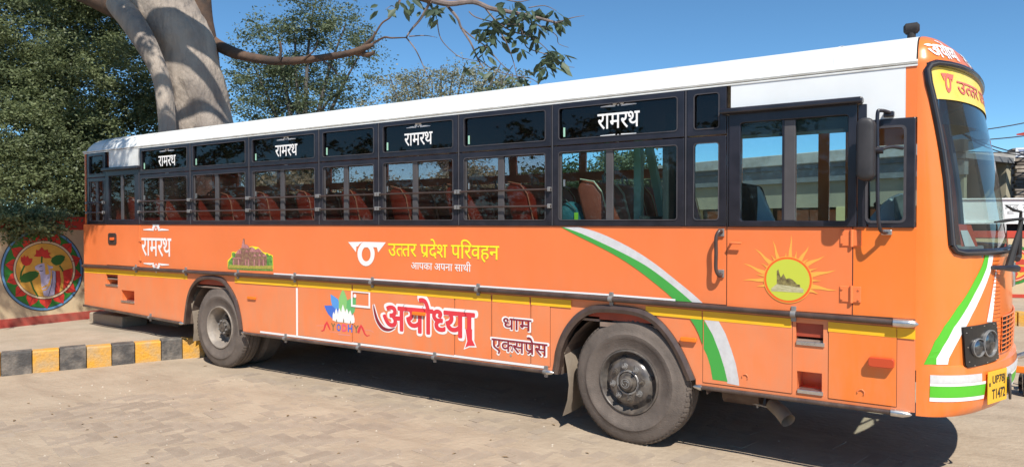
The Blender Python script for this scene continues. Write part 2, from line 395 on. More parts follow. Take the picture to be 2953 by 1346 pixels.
# pavers that show through the dust
pm1 = mat('paver_buff', (.315, .248, .185), .9, col2=(.36, .287, .217), vscale=9, bump=.3, bscale=60)
pm2 = mat('paver_dark', (.275, .215, .16), .9, col2=(.32, .252, .19), vscale=9, bump=.3, bscale=60)
mb = MB().box(-.148, .148, -.062, .062, -.05, 0)
p0 = mb.build('paver', pm1, ground, bevel=.004); p1 = MB().box(-.148, .148, -.062, .062, -.05, 0).build('paver', pm2, ground, bevel=.004)
cnt = 0; cand = []
ca, sa = math.cos(R_(-12)), math.sin(R_(-12))
for i in range(-60, 60):
    for j in range(-60, 60):
        for k in (0, 1):
            # herringbone lay: each pair of an upright and a lying paver
            u = (i - j) * .13 * 1.0 + (0 if k == 0 else .215); v = (i + j) * .13 + (i - j) * .13 * 0 + (0 if k == 0 else .085)
            u = i * .26 + j * .13; v = j * .13 - i * .26
            if k: u += .215; v += .085
            x = u * ca - v * sa - 3.2; y = u * sa + v * ca - 1.2
            if not (-7.6 < x < 1.4 and -3.4 < y < 1.0): continue
            n = noise.noise(Vector((x * .75 + 3, y * .9, 5.5))) + .5 * noise.noise(Vector((x * 2.5, y * 2.5, 1)))
            near = -0.12 * (y + 1.5)
            cand.append((n + near + random.uniform(-.12, .12), x, y, k))
cand.sort(reverse=True)
used = []
for n, x, y, k in cand[:290]:
    src = p1 if random.random() < .35 else p0
    o = src.copy(); COL.objects.link(o)
    o.location = (x, y, gh(x, y) + random.uniform(.0002, .0032)); o.rotation_euler = (random.gauss(0, .006), random.gauss(0, .006), R_(-12 + (90 if k else 0)) + random.gauss(0, .01))
bpy.data.objects.remove(p0); bpy.data.objects.remove(p1)
mb = MB()
for n, x, y, k in cand[290:1500]:                     # the many that barely break the dust
    if random.random() < .25: continue
    a = R_(-12 + (90 if k else 0)) + random.gauss(0, .01); c_, s_ = math.cos(a), math.sin(a); z = gh(x, y) + random.uniform(-.0035, .0012); tx, ty = random.gauss(0, .012), random.gauss(0, .012)
    vs = [(x + u * c_ - v * s_, y + u * s_ + v * c_, z + u * tx + v * ty + dz) for dz in (-.03, 0) for u, v in ((-.147, -.061), (.147, -.061), (.147, .061), (-.147, .061))]
    mb.add(vs, [(4, 5, 6, 7), (0, 1, 5, 4), (1, 2, 6, 5), (2, 3, 7, 6), (3, 0, 4, 7)])
tag(mb.build('paver_field', pm1, ground), kind='stuff')

# pebbles, clods and dead leaves
mb = MB()
pebm = mat('pebble', (.33, .27, .21), .9, col2=(.5, .43, .34), vscale=30)
for i in range(900):
    x = random.uniform(-8.5, 1.5); y = random.uniform(-3.4, 1.2); r = random.choice([.004, .006, .006, .009, .014]) * random.uniform(.6, 1.3)
    z = gh(x, y); q = [(x + r * random.uniform(.7, 1.2) * math.cos(a), y + r * random.uniform(.7, 1.2) * math.sin(a), z - .001) for a in (0, 1.25, 2.5, 3.8, 5)]
    mb.add(q + [(x + r * .2, y - r * .1, z + r * random.uniform(.5, .9))], [(k, (k + 1) % 5, 5) for k in range(5)])
tag(mb.build('pebbles', pebm), 'small pebbles and clods scattered over the dusty paving', 'pebbles', kind='stuff')
mb = MB()
dryl = mat('dry_leaf', (.16, .10, .05), .8, col2=(.30, .21, .11), vscale=20)
for i in range(70):
    x = random.uniform(-8.5, 1.5); y = random.uniform(-3.0, .4); a = random.uniform(0, 6.28); l = random.uniform(.012, .034); w = l * .35; z = gh(x, y) + .004
    dx, dy = math.cos(a), math.sin(a)
    mb.add([(x - dx * l, y - dy * l, z), (x - dy * w, y + dx * w, z + .008), (x + dx * l, y + dy * l, z + .002), (x + dy * w, y - dx * w, z + .006)], [(0, 1, 2), (0, 2, 3)])
tag(mb.build('fallen_leaves', dryl), 'dry brown leaf scraps lying on the dusty ground', 'leaves', kind='stuff')

# ================================================================== KERB, PAVEMENT, WALLS
concrete = mat('dusty_concrete', (.40, .33, .25), .9, col2=(.33, .27, .20), vscale=2.5, bump=.4, bscale=40)
kerb_y = mat('kerb_yellow_paint', (.62, .31, .035), .75, col2=(.40, .30, .18), vscale=5, bump=.5, bscale=35, lo=.42, hi=.75)
kerb_b = mat('kerb_black_paint', (.065, .06, .056), .8, col2=(.27, .23, .19), vscale=5, bump=.5, bscale=35, lo=.42, hi=.8)
ka = G(0, 1085); kb = G(564, 1030); kd = (kb - ka); kd.z = 0; kd.normalize(); kn = Vector((-kd.y, kd.x, 0))
if kn.dot(FW) < 0: kn = -kn
KH = .27
kerb = thing('kerb', 'black and yellow painted concrete kerb running up to the rear wheel', 'kerb', (ka.x, ka.y, 0))
bx = [2, 93, 172, 250, 323, 390, 466, 527]
tt = []
for b in bx:
    # intersect pixel column with kerb foot line
    r = ray(b, 1060); n2 = Vector((r.y, -r.x)); t = (n2.x * (CAM.x - ka.x) + n2.y * (CAM.y - ka.y)) / (n2.x * kd.x + n2.y * kd.y); tt.append(t)
stepk = (tt[-1] - tt[0]) / (len(tt) - 1)
for i in range(4): tt.append(tt[-1] + stepk)
for i in range(5): tt.insert(0, tt[0] - stepk)
for i in range(len(tt) - 1):
    a, b = tt[i] + .004, tt[i + 1] - .004
    lean = random.uniform(-.006, .006); h = KH + random.uniform(-.008, .008)
    q = []
    for t in (a, b):
        for d, z in ((0 + lean, -.05), (.012 + lean, h - .015), (.03 + lean, h), (.20, h), (.20, -.05)):
            p = ka + kd * t + kn * d; q.append((p.x, p.y, z))
    o = MB().add(q, [(0, 1, 6, 5), (1, 2, 7, 6), (2, 3, 8, 7), (3, 4, 9, 8), (4, 3, 2, 1, 0), (5, 6, 7, 8, 9)]).build('kerb_block', kerb_b if (i - 5) % 2 == 0 else kerb_y, kerb, bevel=.006)

# pavement behind the kerb: dusty sheet
WX = -12.35                                   # boundary wall behind the bus, face at x = WX
def kpt(t, d): p = ka + kd * t + kn * d; return (p.x, p.y)
PZ = KH - .02
mb = MB(); A = [kpt(tt[0], .19), kpt(tt[-1], .19)]
N1, N2 = 60, 30
vs = []
for j in range(N2 + 1):
    for i in range(N1 + 1):
        f = i / N1; x0 = A[0][0] + (A[1][0] - A[0][0]) * f; y0 = A[0][1] + (A[1][1] - A[0][1]) * f
        g = j / N2; x = x0 + (WX - .0 - x0) * g; y = y0 + (0 if True else 0) + (y0 * 0) + (1.6 * g)
        vs.append((x, y, PZ + .02 * noise.noise(Vector((x * 1.3, y * 1.3, 0)))))
mb.add(vs, [(j * (N1 + 1) + i, j * (N1 + 1) + i + 1, (j + 1) * (N1 + 1) + i + 1, (j + 1) * (N1 + 1) + i) for j in range(N2) for i in range(N1)])
o = mb.build('pavement', concrete, smooth=True); tag(o, kind='structure')

# wall behind the bus
cream = mat('cream_wall_paint', (.60, .47, .29), .85, col2=(.52, .41, .27), vscale=1.6, bump=.15, bscale=30)
redb = mat('red_band_paint', (.55, .05, .025), .7, col2=(.42, .05, .03), vscale=4)
redd = mat('dull_red_band_paint', (.42, .055, .04), .8, col2=(.36, .10, .07), vscale=5)
coping = mat('coping_stone', (.36, .30, .24), .9, var=.2)
wall = thing('boundary_wall', 'cream boundary wall with red bands and a round painted mural behind the bus', 'wall', (WX, 0, 0))
WH = 1.93
MB().box(WX - .22, WX, -6.5, 12, -.1, WH - .21).build('wall_face', cream, wall)
MB().box(WX - .23, WX + .012, -6.5, 12, WH - .207, WH).build('red_band', redb, wall, bevel=.005)
MB().box(WX - .2, WX + .02, -6.5, 12, PZ - .1, PZ + .13).build('skirting', redd, wall, bevel=.004)
# mural: flat print on the wall, coordinates read in (y, z) on the wall face
def Wl(px, py, X=WX):
    r = ray(px, py); t = X / r.x; p = CAM + r * t; return (p.y, p.z)
mural = None
def wflat(name, polylist, l, m, parent):
    mb = MB()
    for i, P in enumerate(polylist):
        holes = P if hasattr(P[0][0], '__len__') else [P]
        vl = [[Vector((p[0], p[1], 0)) for p in Q] for Q in holes]; fl = [p for Q in holes for p in Q]
        mb.add([(WX + l + .0002 * i, p[0], p[1]) for p in fl], [tuple(t) for t in tessellate_polygon(vl)])
    return mb.build(name, m, parent)
def mz(pts): return [Wl(x / 3.452, 620 + y / 3.452) for x, y in pts]
def ell(cx, cy, rx, ry, n=48): return [(cx + rx * math.cos(2 * math.pi * i / n), cy + ry * math.sin(2 * math.pi * i / n)) for i in range(n)]
mg = mat('mural_green', (.03, .20, .03), .7, var=.15, vscale=6); mr_ = mat('mural_red', (.60, .04, .025), .7, var=.15, vscale=6)
mblue = mat('mural_blue', (.12, .30, .50), .7, var=.1); mdk = mat('mural_outline', (.05, .04, .04), .7)
myel = mat('mural_ochre', (.72, .38, .06), .7, var=.12, vscale=5); mlil = mat('mural_lilac', (.50, .45, .60), .7, var=.1)
mcr = mat('mural_cream', (.72, .56, .36), .7); mdr = mat('mural_dark_red', (.33, .03, .03), .7); mleaf = mat('mural_leaf', (.03, .13, .02), .7)
mur = flat
disc = wflat('mural_rim', [mz(ell(415, 545, 414, 410))], .004, mdk, wall)
wflat('mural_ring', [mz(ell(415, 545, 405, 401))], .006, mblue, wall)
wflat('mural_line', [mz(ell(415, 545, 383, 379))], .008, mdk, wall)
wflat('mural_field', [mz(ell(415, 545, 377, 373))], .010, mg, wall)
pet = []; pd = []
for k in range(14):
    a = 2 * math.pi * (k + .35) / 14; c_, s_ = math.cos(a), math.sin(a)
    def q(r, w): return (430 + r * c_ - w * s_, 545 + r * s_ + w * c_)
    pet.append(mz([q(250, -70), q(325, -55), q(385, -8), q(325, 55), q(250, 70)]))
    pd.append(mz([q(290, -4), q(378, -3), q(378, 2), q(290, 4)]))
wflat('mural_petals', pet, .012, mr_, wall); wflat('mural_petal_veins', pd, .0155, mdr, wall)
wflat('mural_inner_line', [mz(ell(436, 545, 312, 292))], .017, mdk, wall)
wflat('mural_inner_ring', [mz(ell(436, 545, 307, 287))], .018, mcr, wall)
wflat('mural_inner_edge', [mz(ell(436, 545, 288, 268))], .019, mdk, wall)
wflat('mural_sky', [mz(ell(436, 545, 283, 263))], .020, myel, wall)
wflat('mural_cloth', [mz([(545, 553), (620, 553), (714, 525), (718, 560), (700, 640), (660, 710), (590, 765), (530, 790), (545, 680)])], .022, mr_, wall)
wflat('mural_cloth_band', [mz([(588, 553), (615, 553), (628, 640), (620, 742), (585, 765), (600, 650)])], .024, myel, wall)
wflat('mural_calf', [mz([(340, 512), (372, 492), (410, 480), (450, 478), (478, 500), (522, 512), (515, 528), (480, 535), (545, 560), (552, 660), (535, 790), (480, 806), (430, 802), (405, 700), (395, 600), (378, 552), (345, 540)])], .023, mlil, wall)
wflat('mural_garland', [mz([(432, 480), (462, 480), (470, 520), (485, 580), (470, 590), (445, 590), (440, 520)]), mz(stroke([(500, 545), (505, 620), (475, 690), (412, 722)], 14)), mz(stroke([(500, 600), (490, 690), (450, 740), (418, 748)], 12))], .025, myel, wall)
wflat('mural_calf_lines', [mz(stroke([(385, 552), (408, 558), (420, 548)], 6)), mz(stroke([(385, 515), (400, 505), (412, 508)], 6)), mz(stroke([(520, 560), (510, 680), (475, 800)], 5)), mz(stroke([(548, 555), (550, 660), (535, 790)], 6))], .026, mdk, wall)
wflat('mural_stems', [mz(stroke([(238, 500), (205, 570), (195, 640)], 16)), mz(stroke([(300, 660), (330, 740), (372, 808)], 16)), mz(stroke([(411, 410), (407, 475)], 16)), mz(stroke([(585, 500), (615, 545), (620, 560)], 14))], .0235, mleaf, wall)
wflat('mural_lotus', [mz([(200, 450), (205, 410), (222, 420), (235, 395), (250, 418), (270, 402), (285, 430), (318, 430), (312, 465), (290, 495), (250, 505), (215, 485)]),
                mz([(330, 408), (352, 385), (350, 345), (380, 350), (410, 315), (435, 348), (470, 340), (475, 370), (505, 380), (480, 395), (510, 428), (440, 428), (410, 412), (370, 415)])], .0225, mr_, wall)
wflat('mural_lotus_leaves', [mz([(200, 665), (195, 625), (225, 585), (290, 560), (350, 555), (382, 575), (370, 610), (310, 655), (250, 670)]),
                mz([(500, 460), (510, 425), (550, 400), (600, 395), (640, 410), (632, 450), (595, 490), (550, 500), (520, 485)])], .0245, mleaf, wall)

# concrete slabs at the foot of the wall, under the bus tail
slab = thing('concrete_step', 'low worn concrete step on the pavement under the bus tail', 'step', (-11.0, .8, PZ))
p = G(262, 930, PZ)
MB().box(p.x - .1, p.x + .9, p.y + .02, p.y + .42, PZ - .02, PZ + .16).build('slab', concrete, slab, bevel=.02)
MB().box(p.x + .35, p.x + 1.6, p.y + .5, p.y + .95, PZ - .02, PZ + .13).build('slab', concrete, slab, bevel=.02)
# ================================================================== THE BUS
XR, XF, W = -11.56, -.39, 2.55                    # rear end, front seam, width
ZD = 2.905                                         # drip rail
bus = thing('bus', 'orange and white public bus with dark windows, parked and seen from its right side', 'bus', (-5.5, 1.27, 0))
def zrail(x): return interp(x, [(-11.6, 1.180), (-8.8, 1.195), (-6.5, 1.21), (-5.0, 1.213), (-2.6, 1.205), (-.4, 1.172)])
def zskirt(x): return interp(x, [(-11.6, .585), (-8.95, .515), (-7.5, .50), (-5.2, .515), (-3.2, .53), (-1.85, .575), (-.3, .575)])
WAIST = 1.815; MID = 2.515
DIV = [-11.42, -10.87, -9.95, SX(481, 450), SX(629, 450), SX(805, 450), SX(955, 450), SX(1156, 450), SX(1391, 450), SX(1726, 450), SX(1832, 450)]
XWP = SX(1840, 250)                                # start of the white panel over the driver's door
# ---- arches
def zpts(pts, ox, oy, s): return zz(pts, ox, oy, s)
fo = zz([(80, 765), (92, 700), (100, 640), (125, 570), (160, 510), (210, 455), (275, 420), (350, 412), (440, 416), (520, 428), (590, 455), (650, 500), (705, 565), (755, 645), (795, 730), (825, 800)], 1550, 650, 1084 / 600)
ro = zz([(118, 560), (130, 440), (150, 300), (178, 200), (220, 125), (285, 68), (400, 50), (520, 75), (590, 150), (640, 230), (680, 320), (708, 430), (725, 520), (737, 620)], 500, 780, 1284 / 350)
fo = smooth_path(fo, 3); ro = smooth_path(ro, 3)
def inset(pts, d, c):                              # pull a path towards c
    out = []
    for p in pts:
        v = Vector((c[0] - p[0], c[1] - p[1])); v.normalize(); out.append((p[0] + v.x * d, p[1] + v.y * d))
    return out
# ---- side skin
low = [(XR, zskirt(XR))] + [(x, zskirt(x)) for x in (-10.5, -9.5)] + [(ro[0][0], zskirt(ro[0][0]))] + ro + [(ro[-1][0], zskirt(-7.6))] + [(x, zskirt(x)) for x in (-6.5, -5.2, -4)] + \
      [(fo[0][0], zskirt(fo[0][0]))] + fo + [(fo[-1][0], zskirt(-1.8)), (XF, zskirt(-.4)), (XF, WAIST), (XR, WAIST)]
holes = []
def step_rect(x0, x1, y0, y1, ox, oy, s):
    a = S(ox + x0 / s, oy + y0 / s); b = S(ox + x1 / s, oy + y1 / s); return (a[0], b[0], b[1], a[1])
steps = [step_rect(480, 634, 566, 700, 2050, 640, 1174 / 600), step_rect(486, 626, 838, 975, 2050, 640, 1174 / 600),
         step_rect(200, 281, 912, 1000, 220, 400, 892 / 380), step_rect(305, 393, 1022, 1112, 220, 400, 892 / 380)]
for (x0, x1, z0, z1) in steps: holes.append(rect(x0, x1, z0, z1))
plate('side_panel', [low] + holes, 0, .022, M['orange_low'], bus)
plate('waist_panel', [[(XR, zrail(XR) + .01), (-8, zrail(-8) + .01), (-5, zrail(-5) + .01), (-2.6, zrail(-2.6) + .01), (XF, zrail(XF) + .01), (XF, WAIST - .004), (XR, WAIST - .004)]], -.0035, -.0003, M['orange'], bus)
for (x0, x1, z0, z1) in steps:                       # open foot holes, angled floor
    mb = MB(); d = .2
    mb.add([(x0, .02, z0), (x1, .02, z0), (x1, .02, z1), (x0, .02, z1), (x0, d, z0 + .02), (x1, d, z0 + .02), (x1, d, z1), (x0, d, z1)],
           [(0, 1, 5, 4), (1, 2, 6, 5), (2, 3, 7, 6), (3, 0, 4, 7), (4, 5, 6, 7)])
    st = mb.build('foot_step', M['orange'], bus)
    MB().box(x0 + .004, x1 + .01, -.012, .09, z0 - .004, z0 + .024).build('tread_plate', M['chrome'], st, bevel=.003)
# far side, rear, floor, roof
farlow = [(XR, .55), (-9.05, .55), (-8.95, .9), (-8.6, 1.15), (-7.85, 1.15), (-7.5, .9), (-7.4, .5), (-3.2, .53), (-3.1, .9), (-2.75, 1.15), (-2.1, 1.15), (-1.85, .9), (-1.75, .57), (XF, .57), (XF, ZD), (XR, ZD)]
fh = []
fb = [(-11.3, -10.2), (-10.1, -8.95), (-8.85, -7.7), (-7.6, -6.4), (-6.3, -5.35), (-5.25, -4.3), (-4.2, -2.98)]
for a, b in fb: fh.append(rect(a, b, 1.87, 2.37)); fh.append(rect(a, b, 2.48, 2.76))
for a, b, z0, z1 in ((-2.87, -2.49, 1.87, 2.76), (-2.26, -1.82, 1.87, 2.80), (-1.69, -1.47, 1.3, 2.80), (-1.365, -1.21, 1.3, 2.80), (-1.06, -.56, 1.75, 2.61)): fh.append(rect(a, b, z0, z1))
plate('side_panel', [farlow] + fh, W - .03, W, M['orange_low'], bus)
plate('wall_lining', [rect(XR + .03, XF - .05, 1.02, 1.84)], W - .05, W - .034, M['seat'], bus)
plate('wall_lining', [rect(XR + .03, XF - .05, 2.82, 2.88)], W - .05, W - .034, M['liner'], bus)
fw = plate('side_window', [rect(-11.3, -2.45, 1.86, 2.84)], W - .018, W - .014, M['farglass'], bus)
mb = MB(); mb.box(XR - .02, XR, .03, W - .03, .58, 2.06).box(XR - .02, XR, .03, .35, 2.06, 2.9).box(XR - .02, XR, W - .35, W - .03, 2.06, 2.9).box(XR - .02, XR, .35, W - .35, 2.72, 2.9)
mb.build('rear_panel', M['orange'], bus)
plate('wall_lining', [rect(XR + .03, XF - .1, 1.02, 1.79)], .024, .034, M['seat'], bus)
MB().box(XR - .012, XR - .006, .35, W - .35, 2.06, 2.72).build('rear_window', M['glass'], bus)
MB().box(XR + .002, -2.75, .024, W - .032, 1.0, 1.04).box(-2.745, XF - .03, .024, W - .032, .96, 1.0).build('floor', M['floor'], bus)
# wheel wells
for c in (-8.13, -2.47):
    mb = MB(); n = 14; vs = []
    r = .62
    for y in (.024, .75): vs += [(c + r * 1.06 * math.cos(math.pi * i / n), y, .5 + r * .98 * math.sin(math.pi * i / n)) for i in range(n + 1)]
    m = n + 1
    mb.add(vs, [(i, i + 1, i + 1 + m, i + m) for i in range(n)] + [tuple(range(m, 2 * m))])
    mb.build('wheel_well', M['chassis'], bus)
# roof
ROOF = [(0, ZD), (0, ZD + .018), (.012, 2.955), (.035, 3.01), (.075, 3.06), (.15, 3.105), (.3, 3.145), (.6, 3.175), (W / 2, 3.19)]
ROOFF = ROOF + [(W - y, z) for y, z in ROOF[-2::-1]]
xs = [XR + .0, XR + .02, XR + .07, XR + .16, XR + .4] + list(np.linspace(XR + 1.2, XF - .01, 16))
mb = MB(); vs = []; n = len(ROOFF)
for i, x in enumerate(xs):
    sc_ = (.0, .45, .75, .93, 1)[i] if i < 5 else 1
    for (y, z) in ROOFF:
        cyy = W / 2; yy = cyy + (y - cyy) * (.965 + .035 * sc_) ; zz_ = ZD + (z - ZD) * sc_ + (-.0 if sc_ == 1 else 0)
        vs.append((x, yy, zz_))
mb.add(vs, [(i * n + k, i * n + k + 1, (i + 1) * n + k + 1, (i + 1) * n + k) for i in range(len(xs) - 1) for k in range(n - 1)])
mb.add([(x, y, ZD + .001) for x in (XR + .01, XF - .02) for y in (.03, W - .03)], [(0, 1, 3, 2)])
roof = mb.build('roof', M['roofwhite'], bus, smooth=True)
MB().tube([(XR + .02, -.006, ZD + .012), (XF, -.006, ZD + .012)], .013, 8).build('drip_rail', M['roofwhite'], roof)
MB().box(XR + .05, XF, -.018, .0, ZD - .02, ZD - .008).build('drip_lip', M['roofwhite'], roof)
for x in np.linspace(-11.0, -.9, 9):                   # roof sheet joints
    mb = MB(); pr = ROOF[1:]
    vs = [(x + dx, y - .003 * (1 if y < .1 else 0), z + .004) for (y, z) in pr for dx in (-.012, .012)]
    mb.add(vs, [(2 * i, 2 * i + 1, 2 * i + 3, 2 * i + 2) for i in range(len(pr) - 1)]); mb.build('roof_seam', M['roofwhite'], roof)
MB().box(XR + .03, XF - .02, .05, W - .05, ZD - .008, ZD - .001).build('ceiling', M['liner'], bus)
for y in (W - .3,): MB().box(-11.2, -2.9, y, y + .1, 2.70, 2.73).build('luggage_rack', M['steel'], bus)
# round ventilator at the front edge of the roof
cx_, cz_ = Sd(2293, 95, .35); cz_ = 3.16
hp = S3_(2293 * K, 92 * K, .36)
vt = MB().tube([(hp[0], .36, hp[2] - .06), (hp[0], .36, hp[2] + .03)], .028, 14).build('roof_horn', M['blackdull'], roof)
MB().tube([(hp[0] - .05, .36, hp[2] + .055), (hp[0] - .035, .36, hp[2] + .055), (hp[0] + .035, .36, hp[2] + .055), (hp[0] + .05, .36, hp[2] + .055)], [.022, .04, .04, .022], 16).build('horn_drum', M['blackdull'], vt, smooth=True)

# ---- window wall: black trim plates with openings, glass and runners
def window_unit(x0, x1, zb, zt, kind, mid=None, rail_n=0):
    """kind upper / lower"""
    t = .03 if kind != 'plain' else .03
    a, b = x0 + .012, x1 - .012
    fr = plate('window', [rect(a, b, zb, zt), rrect(a + .055, b - .055, zb + .05, zt - .05, .025)], -.016, .028, M['black'], bus, bevel=.005)
    # inner bead, slightly lighter rubber line
    plate('window_bead', [rrect(a + .052, b - .052, zb + .047, zt - .047, .028), rrect(a + .060, b - .060, zb + .055, zt - .055, .02)], -.021, -.0165, M['bead'], fr)
    return fr, (a + .05, b - .05, zb + .045, zt - .045)
bays = [(DIV[0] , DIV[1], 'r')] + [(DIV[i], DIV[i + 1], 'n') for i in range(2, 9)] + [(DIV[8], DIV[9], 'n')][:0]
bays = [(DIV[0], DIV[1])] + [(DIV[i], DIV[i + 1]) for i in range(2, 10)]
mids = {3: 546, 4: 711, 5: 871, 6: 1045, 7: 1261, 8: 1534, 2: 406}
k_ = 1
ups = []
for bi, (x0, x1) in enumerate(bays):
    idx = 0 if bi == 0 else bi + 1
    plain = idx in (0, 9)
    up, g1 = window_unit(x0, x1, MID + .004, ZD - .012, 'upper')
    plate('glass', [rect(*[g1[0], g1[1], g1[2], g1[3]])], .006, .010, M['glass_dark'], up)
    ups.append((up, g1, idx))
    lo_, g2 = window_unit(x0, x1, WAIST + .001, MID - .004, 'lower')
    gm_ = M['glass_blue'] if idx >= 8 else M['glass']
    if idx == 9: plate('glass', [rect(*g2)], .006, .010, gm_, lo_)
    else:
        xm = SX(mids[idx], 480) if idx in mids else (x0 + x1) / 2
        plate('glass', [rect(g2[0], xm + .02, g2[2], g2[3])], .000, .004, gm_, lo_)
        plate('glass', [rect(xm - .02, g2[1], g2[2], g2[3])], .012, .016, gm_, lo_)
        MB().box(xm - .035, xm + .03, -.006, .02, g2[2], g2[3]).build('window_runner', M['grey'], lo_, bevel=.004)
        MB().box(g2[0] + .0, g2[0] + .028, -.006, .016, g2[2], g2[3]).build('window_runner', M['grey'], lo_, bevel=.004)
        MB().box(g2[0] + .05, g2[0] + .066, -.012, -.002, g2[2] + .3, g2[2] + .36).build('latch', M['chrome'], lo_)
    if idx not in (0, 9):
        MB().box(g1[0] + .045, g1[0] + .06, -.004, .003, g1[2] + .03, g1[2] + .11).build('latch', M['mint'], up)
    # pillar cover with a raised ridge
    MB().box(x0 - .011, x0 + .011, -.012, .03, WAIST, ZD - .012).build('pillar', M['black'], bus, bevel=.003)
    MB().tube([(x0 + .0, -.014, WAIST + .005), (x0 + .0, -.014, ZD - .02)], .005, 6).build('pillar_bead', M['bead'], bus)
# security bars
zb1, zb2 = S(1200 + 640 / 2.608, 250 + 783 / 2.608)[1], S(1200 + 640 / 2.608, 250 + 903 / 2.608)[1]
for x0, x1 in [(DIV[0], DIV[1] - .02)] + [(DIV[i], DIV[i + 1]) for i in range(2, 8)]:
    for z in (zb1, zb2):
        bar = MB().tube([(x0 + .0, -.038, z), (x1 - .0, -.038, z)], .0085, 8).build('window_bar', M['railbrown'], bus, smooth=True)
        for x in (x0 + .018, x1 - .018):
            MB().box(x - .014, x + .014, -.05, -.014, z - .02, z + .02).build('bar_clamp', M['steel'], bar, bevel=.004)
# rear emergency door
dx0, dx1 = -10.875, -9.945
zdt = S(220 + 330 / 2.347, 400 + 205 / 2.347)[1]
plate('cant_panel', [rect(S(220 + 228 / 2.347, 500)[0], dx1 + .02, zdt + .03, ZD - .012)], -.014, -.002, M['roofwhite'], bus)
ed = plate('emergency_door', [rect(dx0 + .01, dx1 - .01, zrail(-10) + .03, WAIST - .006)], -.012, -.004, M['orange'], bus, bevel=.002)
wf = plate('door_window', [rect(dx0 + .005, dx1 - .005, WAIST, zdt - .01), rrect(dx0 + .1, dx1 - .12, WAIST + .07, zdt - .09, .02)], -.02, .028, M['black'], ed, bevel=.004)
xm = (dx0 + dx1) / 2
plate('door_glass', [rect(dx0 + .09, dx1 - .11, WAIST + .06, zdt - .08)], .002, .007, M['glass'], ed)
MB().box(xm - .04, xm + .02, -.012, .012, WAIST + .07, zdt - .09).build('door_runner', M['grey'], ed, bevel=.004)
MB().box(dx0 - .03, dx1 + .03, -.07, .0, zdt - .015, zdt + .03).build('door_hood', M['black'], ed, bevel=.01)
hx, hz = S(220 + 255 / 2.347, 400 + 677 / 2.347)
plate('handle_plate', [rrect(hx - .13, hx + .10, hz - .085, hz + .085, .035)], -.022, -.012, M['railbrown'], ed, bevel=.003)
plate('door_handle', [rrect(hx - .05, hx + .05, hz - .02, hz + .02, .012)], -.04, -.022, M['darkorange'], ed, bevel=.003)
for z in (1.33, 1.6): MB().box(dx1 - .03, dx1 + .03, -.02, -.003, z - .03, z + .03).build('hinge', M['orange'], ed, bevel=.003)

# ---- driver's door and white cab panel
xd0, xd1 = S(2050 + 92 / 1.957, 900)[0], S(2050 + 795 / 1.957, 900)[0]
ztop0 = S(2050 + 118 / 2.348, 200 + 285 / 2.348)[1]
zh = S(2050 + 1010 / 2.348, 200 + 205 / 2.348)[1]; zh = (zh + ztop0) / 2
zq = S(2050 + 1300 / 2.348, 200 + 330 / 2.348)[1]
xw1 = S(2607, 300)[0] + .01
xdt = S(2050 + 1025 / 2.348, 440)[0]
plate('cab_panel', [[(XWP, ZD - .012), (XWP, zh), (xdt, zh), (xdt, zq), (xw1, zq), (xw1, ZD - .012)]], -.012, .0, M['white'], bus)
plate('corner_panel', [[(xw1 + .001, ZD - .012), (xw1 + .001, zq), (XF, zq), (XF, ZD - .012)]], -.010, .0, M['orange_front_haze'], bus)
zdb = S(2050 + 500 / 1.957, 640 + 503 / 1.957)[1]
dd = plate('driver_door', [rect(xd0, xd1, zdb, WAIST - .004)], -.0105, -.004, M['orange'], bus, bevel=.002)
# shadow gaps round the door
mb = MB(); g_ = .006
mb.prism_y([rect(xd0 - g_, xd0 - .001, zdb, WAIST)], -.0045, -.0036).prism_y([rect(xd1 + .001, xd1 + g_, zdb, WAIST)], -.0045, -.0036).prism_y([rect(xd0, xd1, zdb - g_, zdb - .001)], -.0045, -.0036)
mb.build('door_gap', M['blackdull'], dd)
plate('cab_side_panel', [rect(xd1 + .008, XF, zrail(-.5) + .03, WAIST - .006)], -.006, -.0037, M['orange_front_haze'], bus)
gx0, gx1 = S(2050 + 205 / 2.348, 560)[0], S(2050 + 930 / 2.348, 560)[0]
gz0, gz1 = S(2050 + 500 / 2.348, 200 + 1025 / 2.348)[1], S(2050 + 500 / 2.348, 200 + 345 / 2.348)[1]
fo0, fo1 = xd0 + .015, S(2050 + 990 / 2.348, 560)[0]
df = plate('door_window', [rect(fo0, fo1, WAIST + .001, zh - .005), rrect(gx0, gx1, gz0, gz1, .02)], -.028, .02, M['black'], dd, bevel=.006)
xm = S(2050 + 520 / 2.348, 500)[0]
plate('door_glass', [rect(gx0 - .01, xm, gz0 - .01, gz1 + .01)], -.004, .0, M['glass_blue'], dd)
plate('door_glass', [rect(xm - .02, gx1 + .01, gz0 - .01, gz1 + .01)], .006, .010, M['glass_blue'], dd)
MB().box(xm - .03, xm + .055, -.014, .014, gz0, gz1).build('door_runner', M['grey'], dd, bevel=.005)
MB().box(xm - .036, xm - .02, -.018, -.012, gz0, gz1).build('runner_lip', M['black'], dd)
MB().box(fo0 - .06, fo1 + .04, -.085, -.002, zh - .03, zh + .012).build('door_hood', M['black'], dd, bevel=.012)
plate('window_post', [rect(DIV[10] - .005, fo0 - .006, WAIST, zh - .035)], -.022, .02, M['black'], bus, bevel=.004)
plate('window_post', [rect(fo1 + .006, fo1 + .06, WAIST, zh - .035)], -.022, .02, M['black'], bus, bevel=.004)
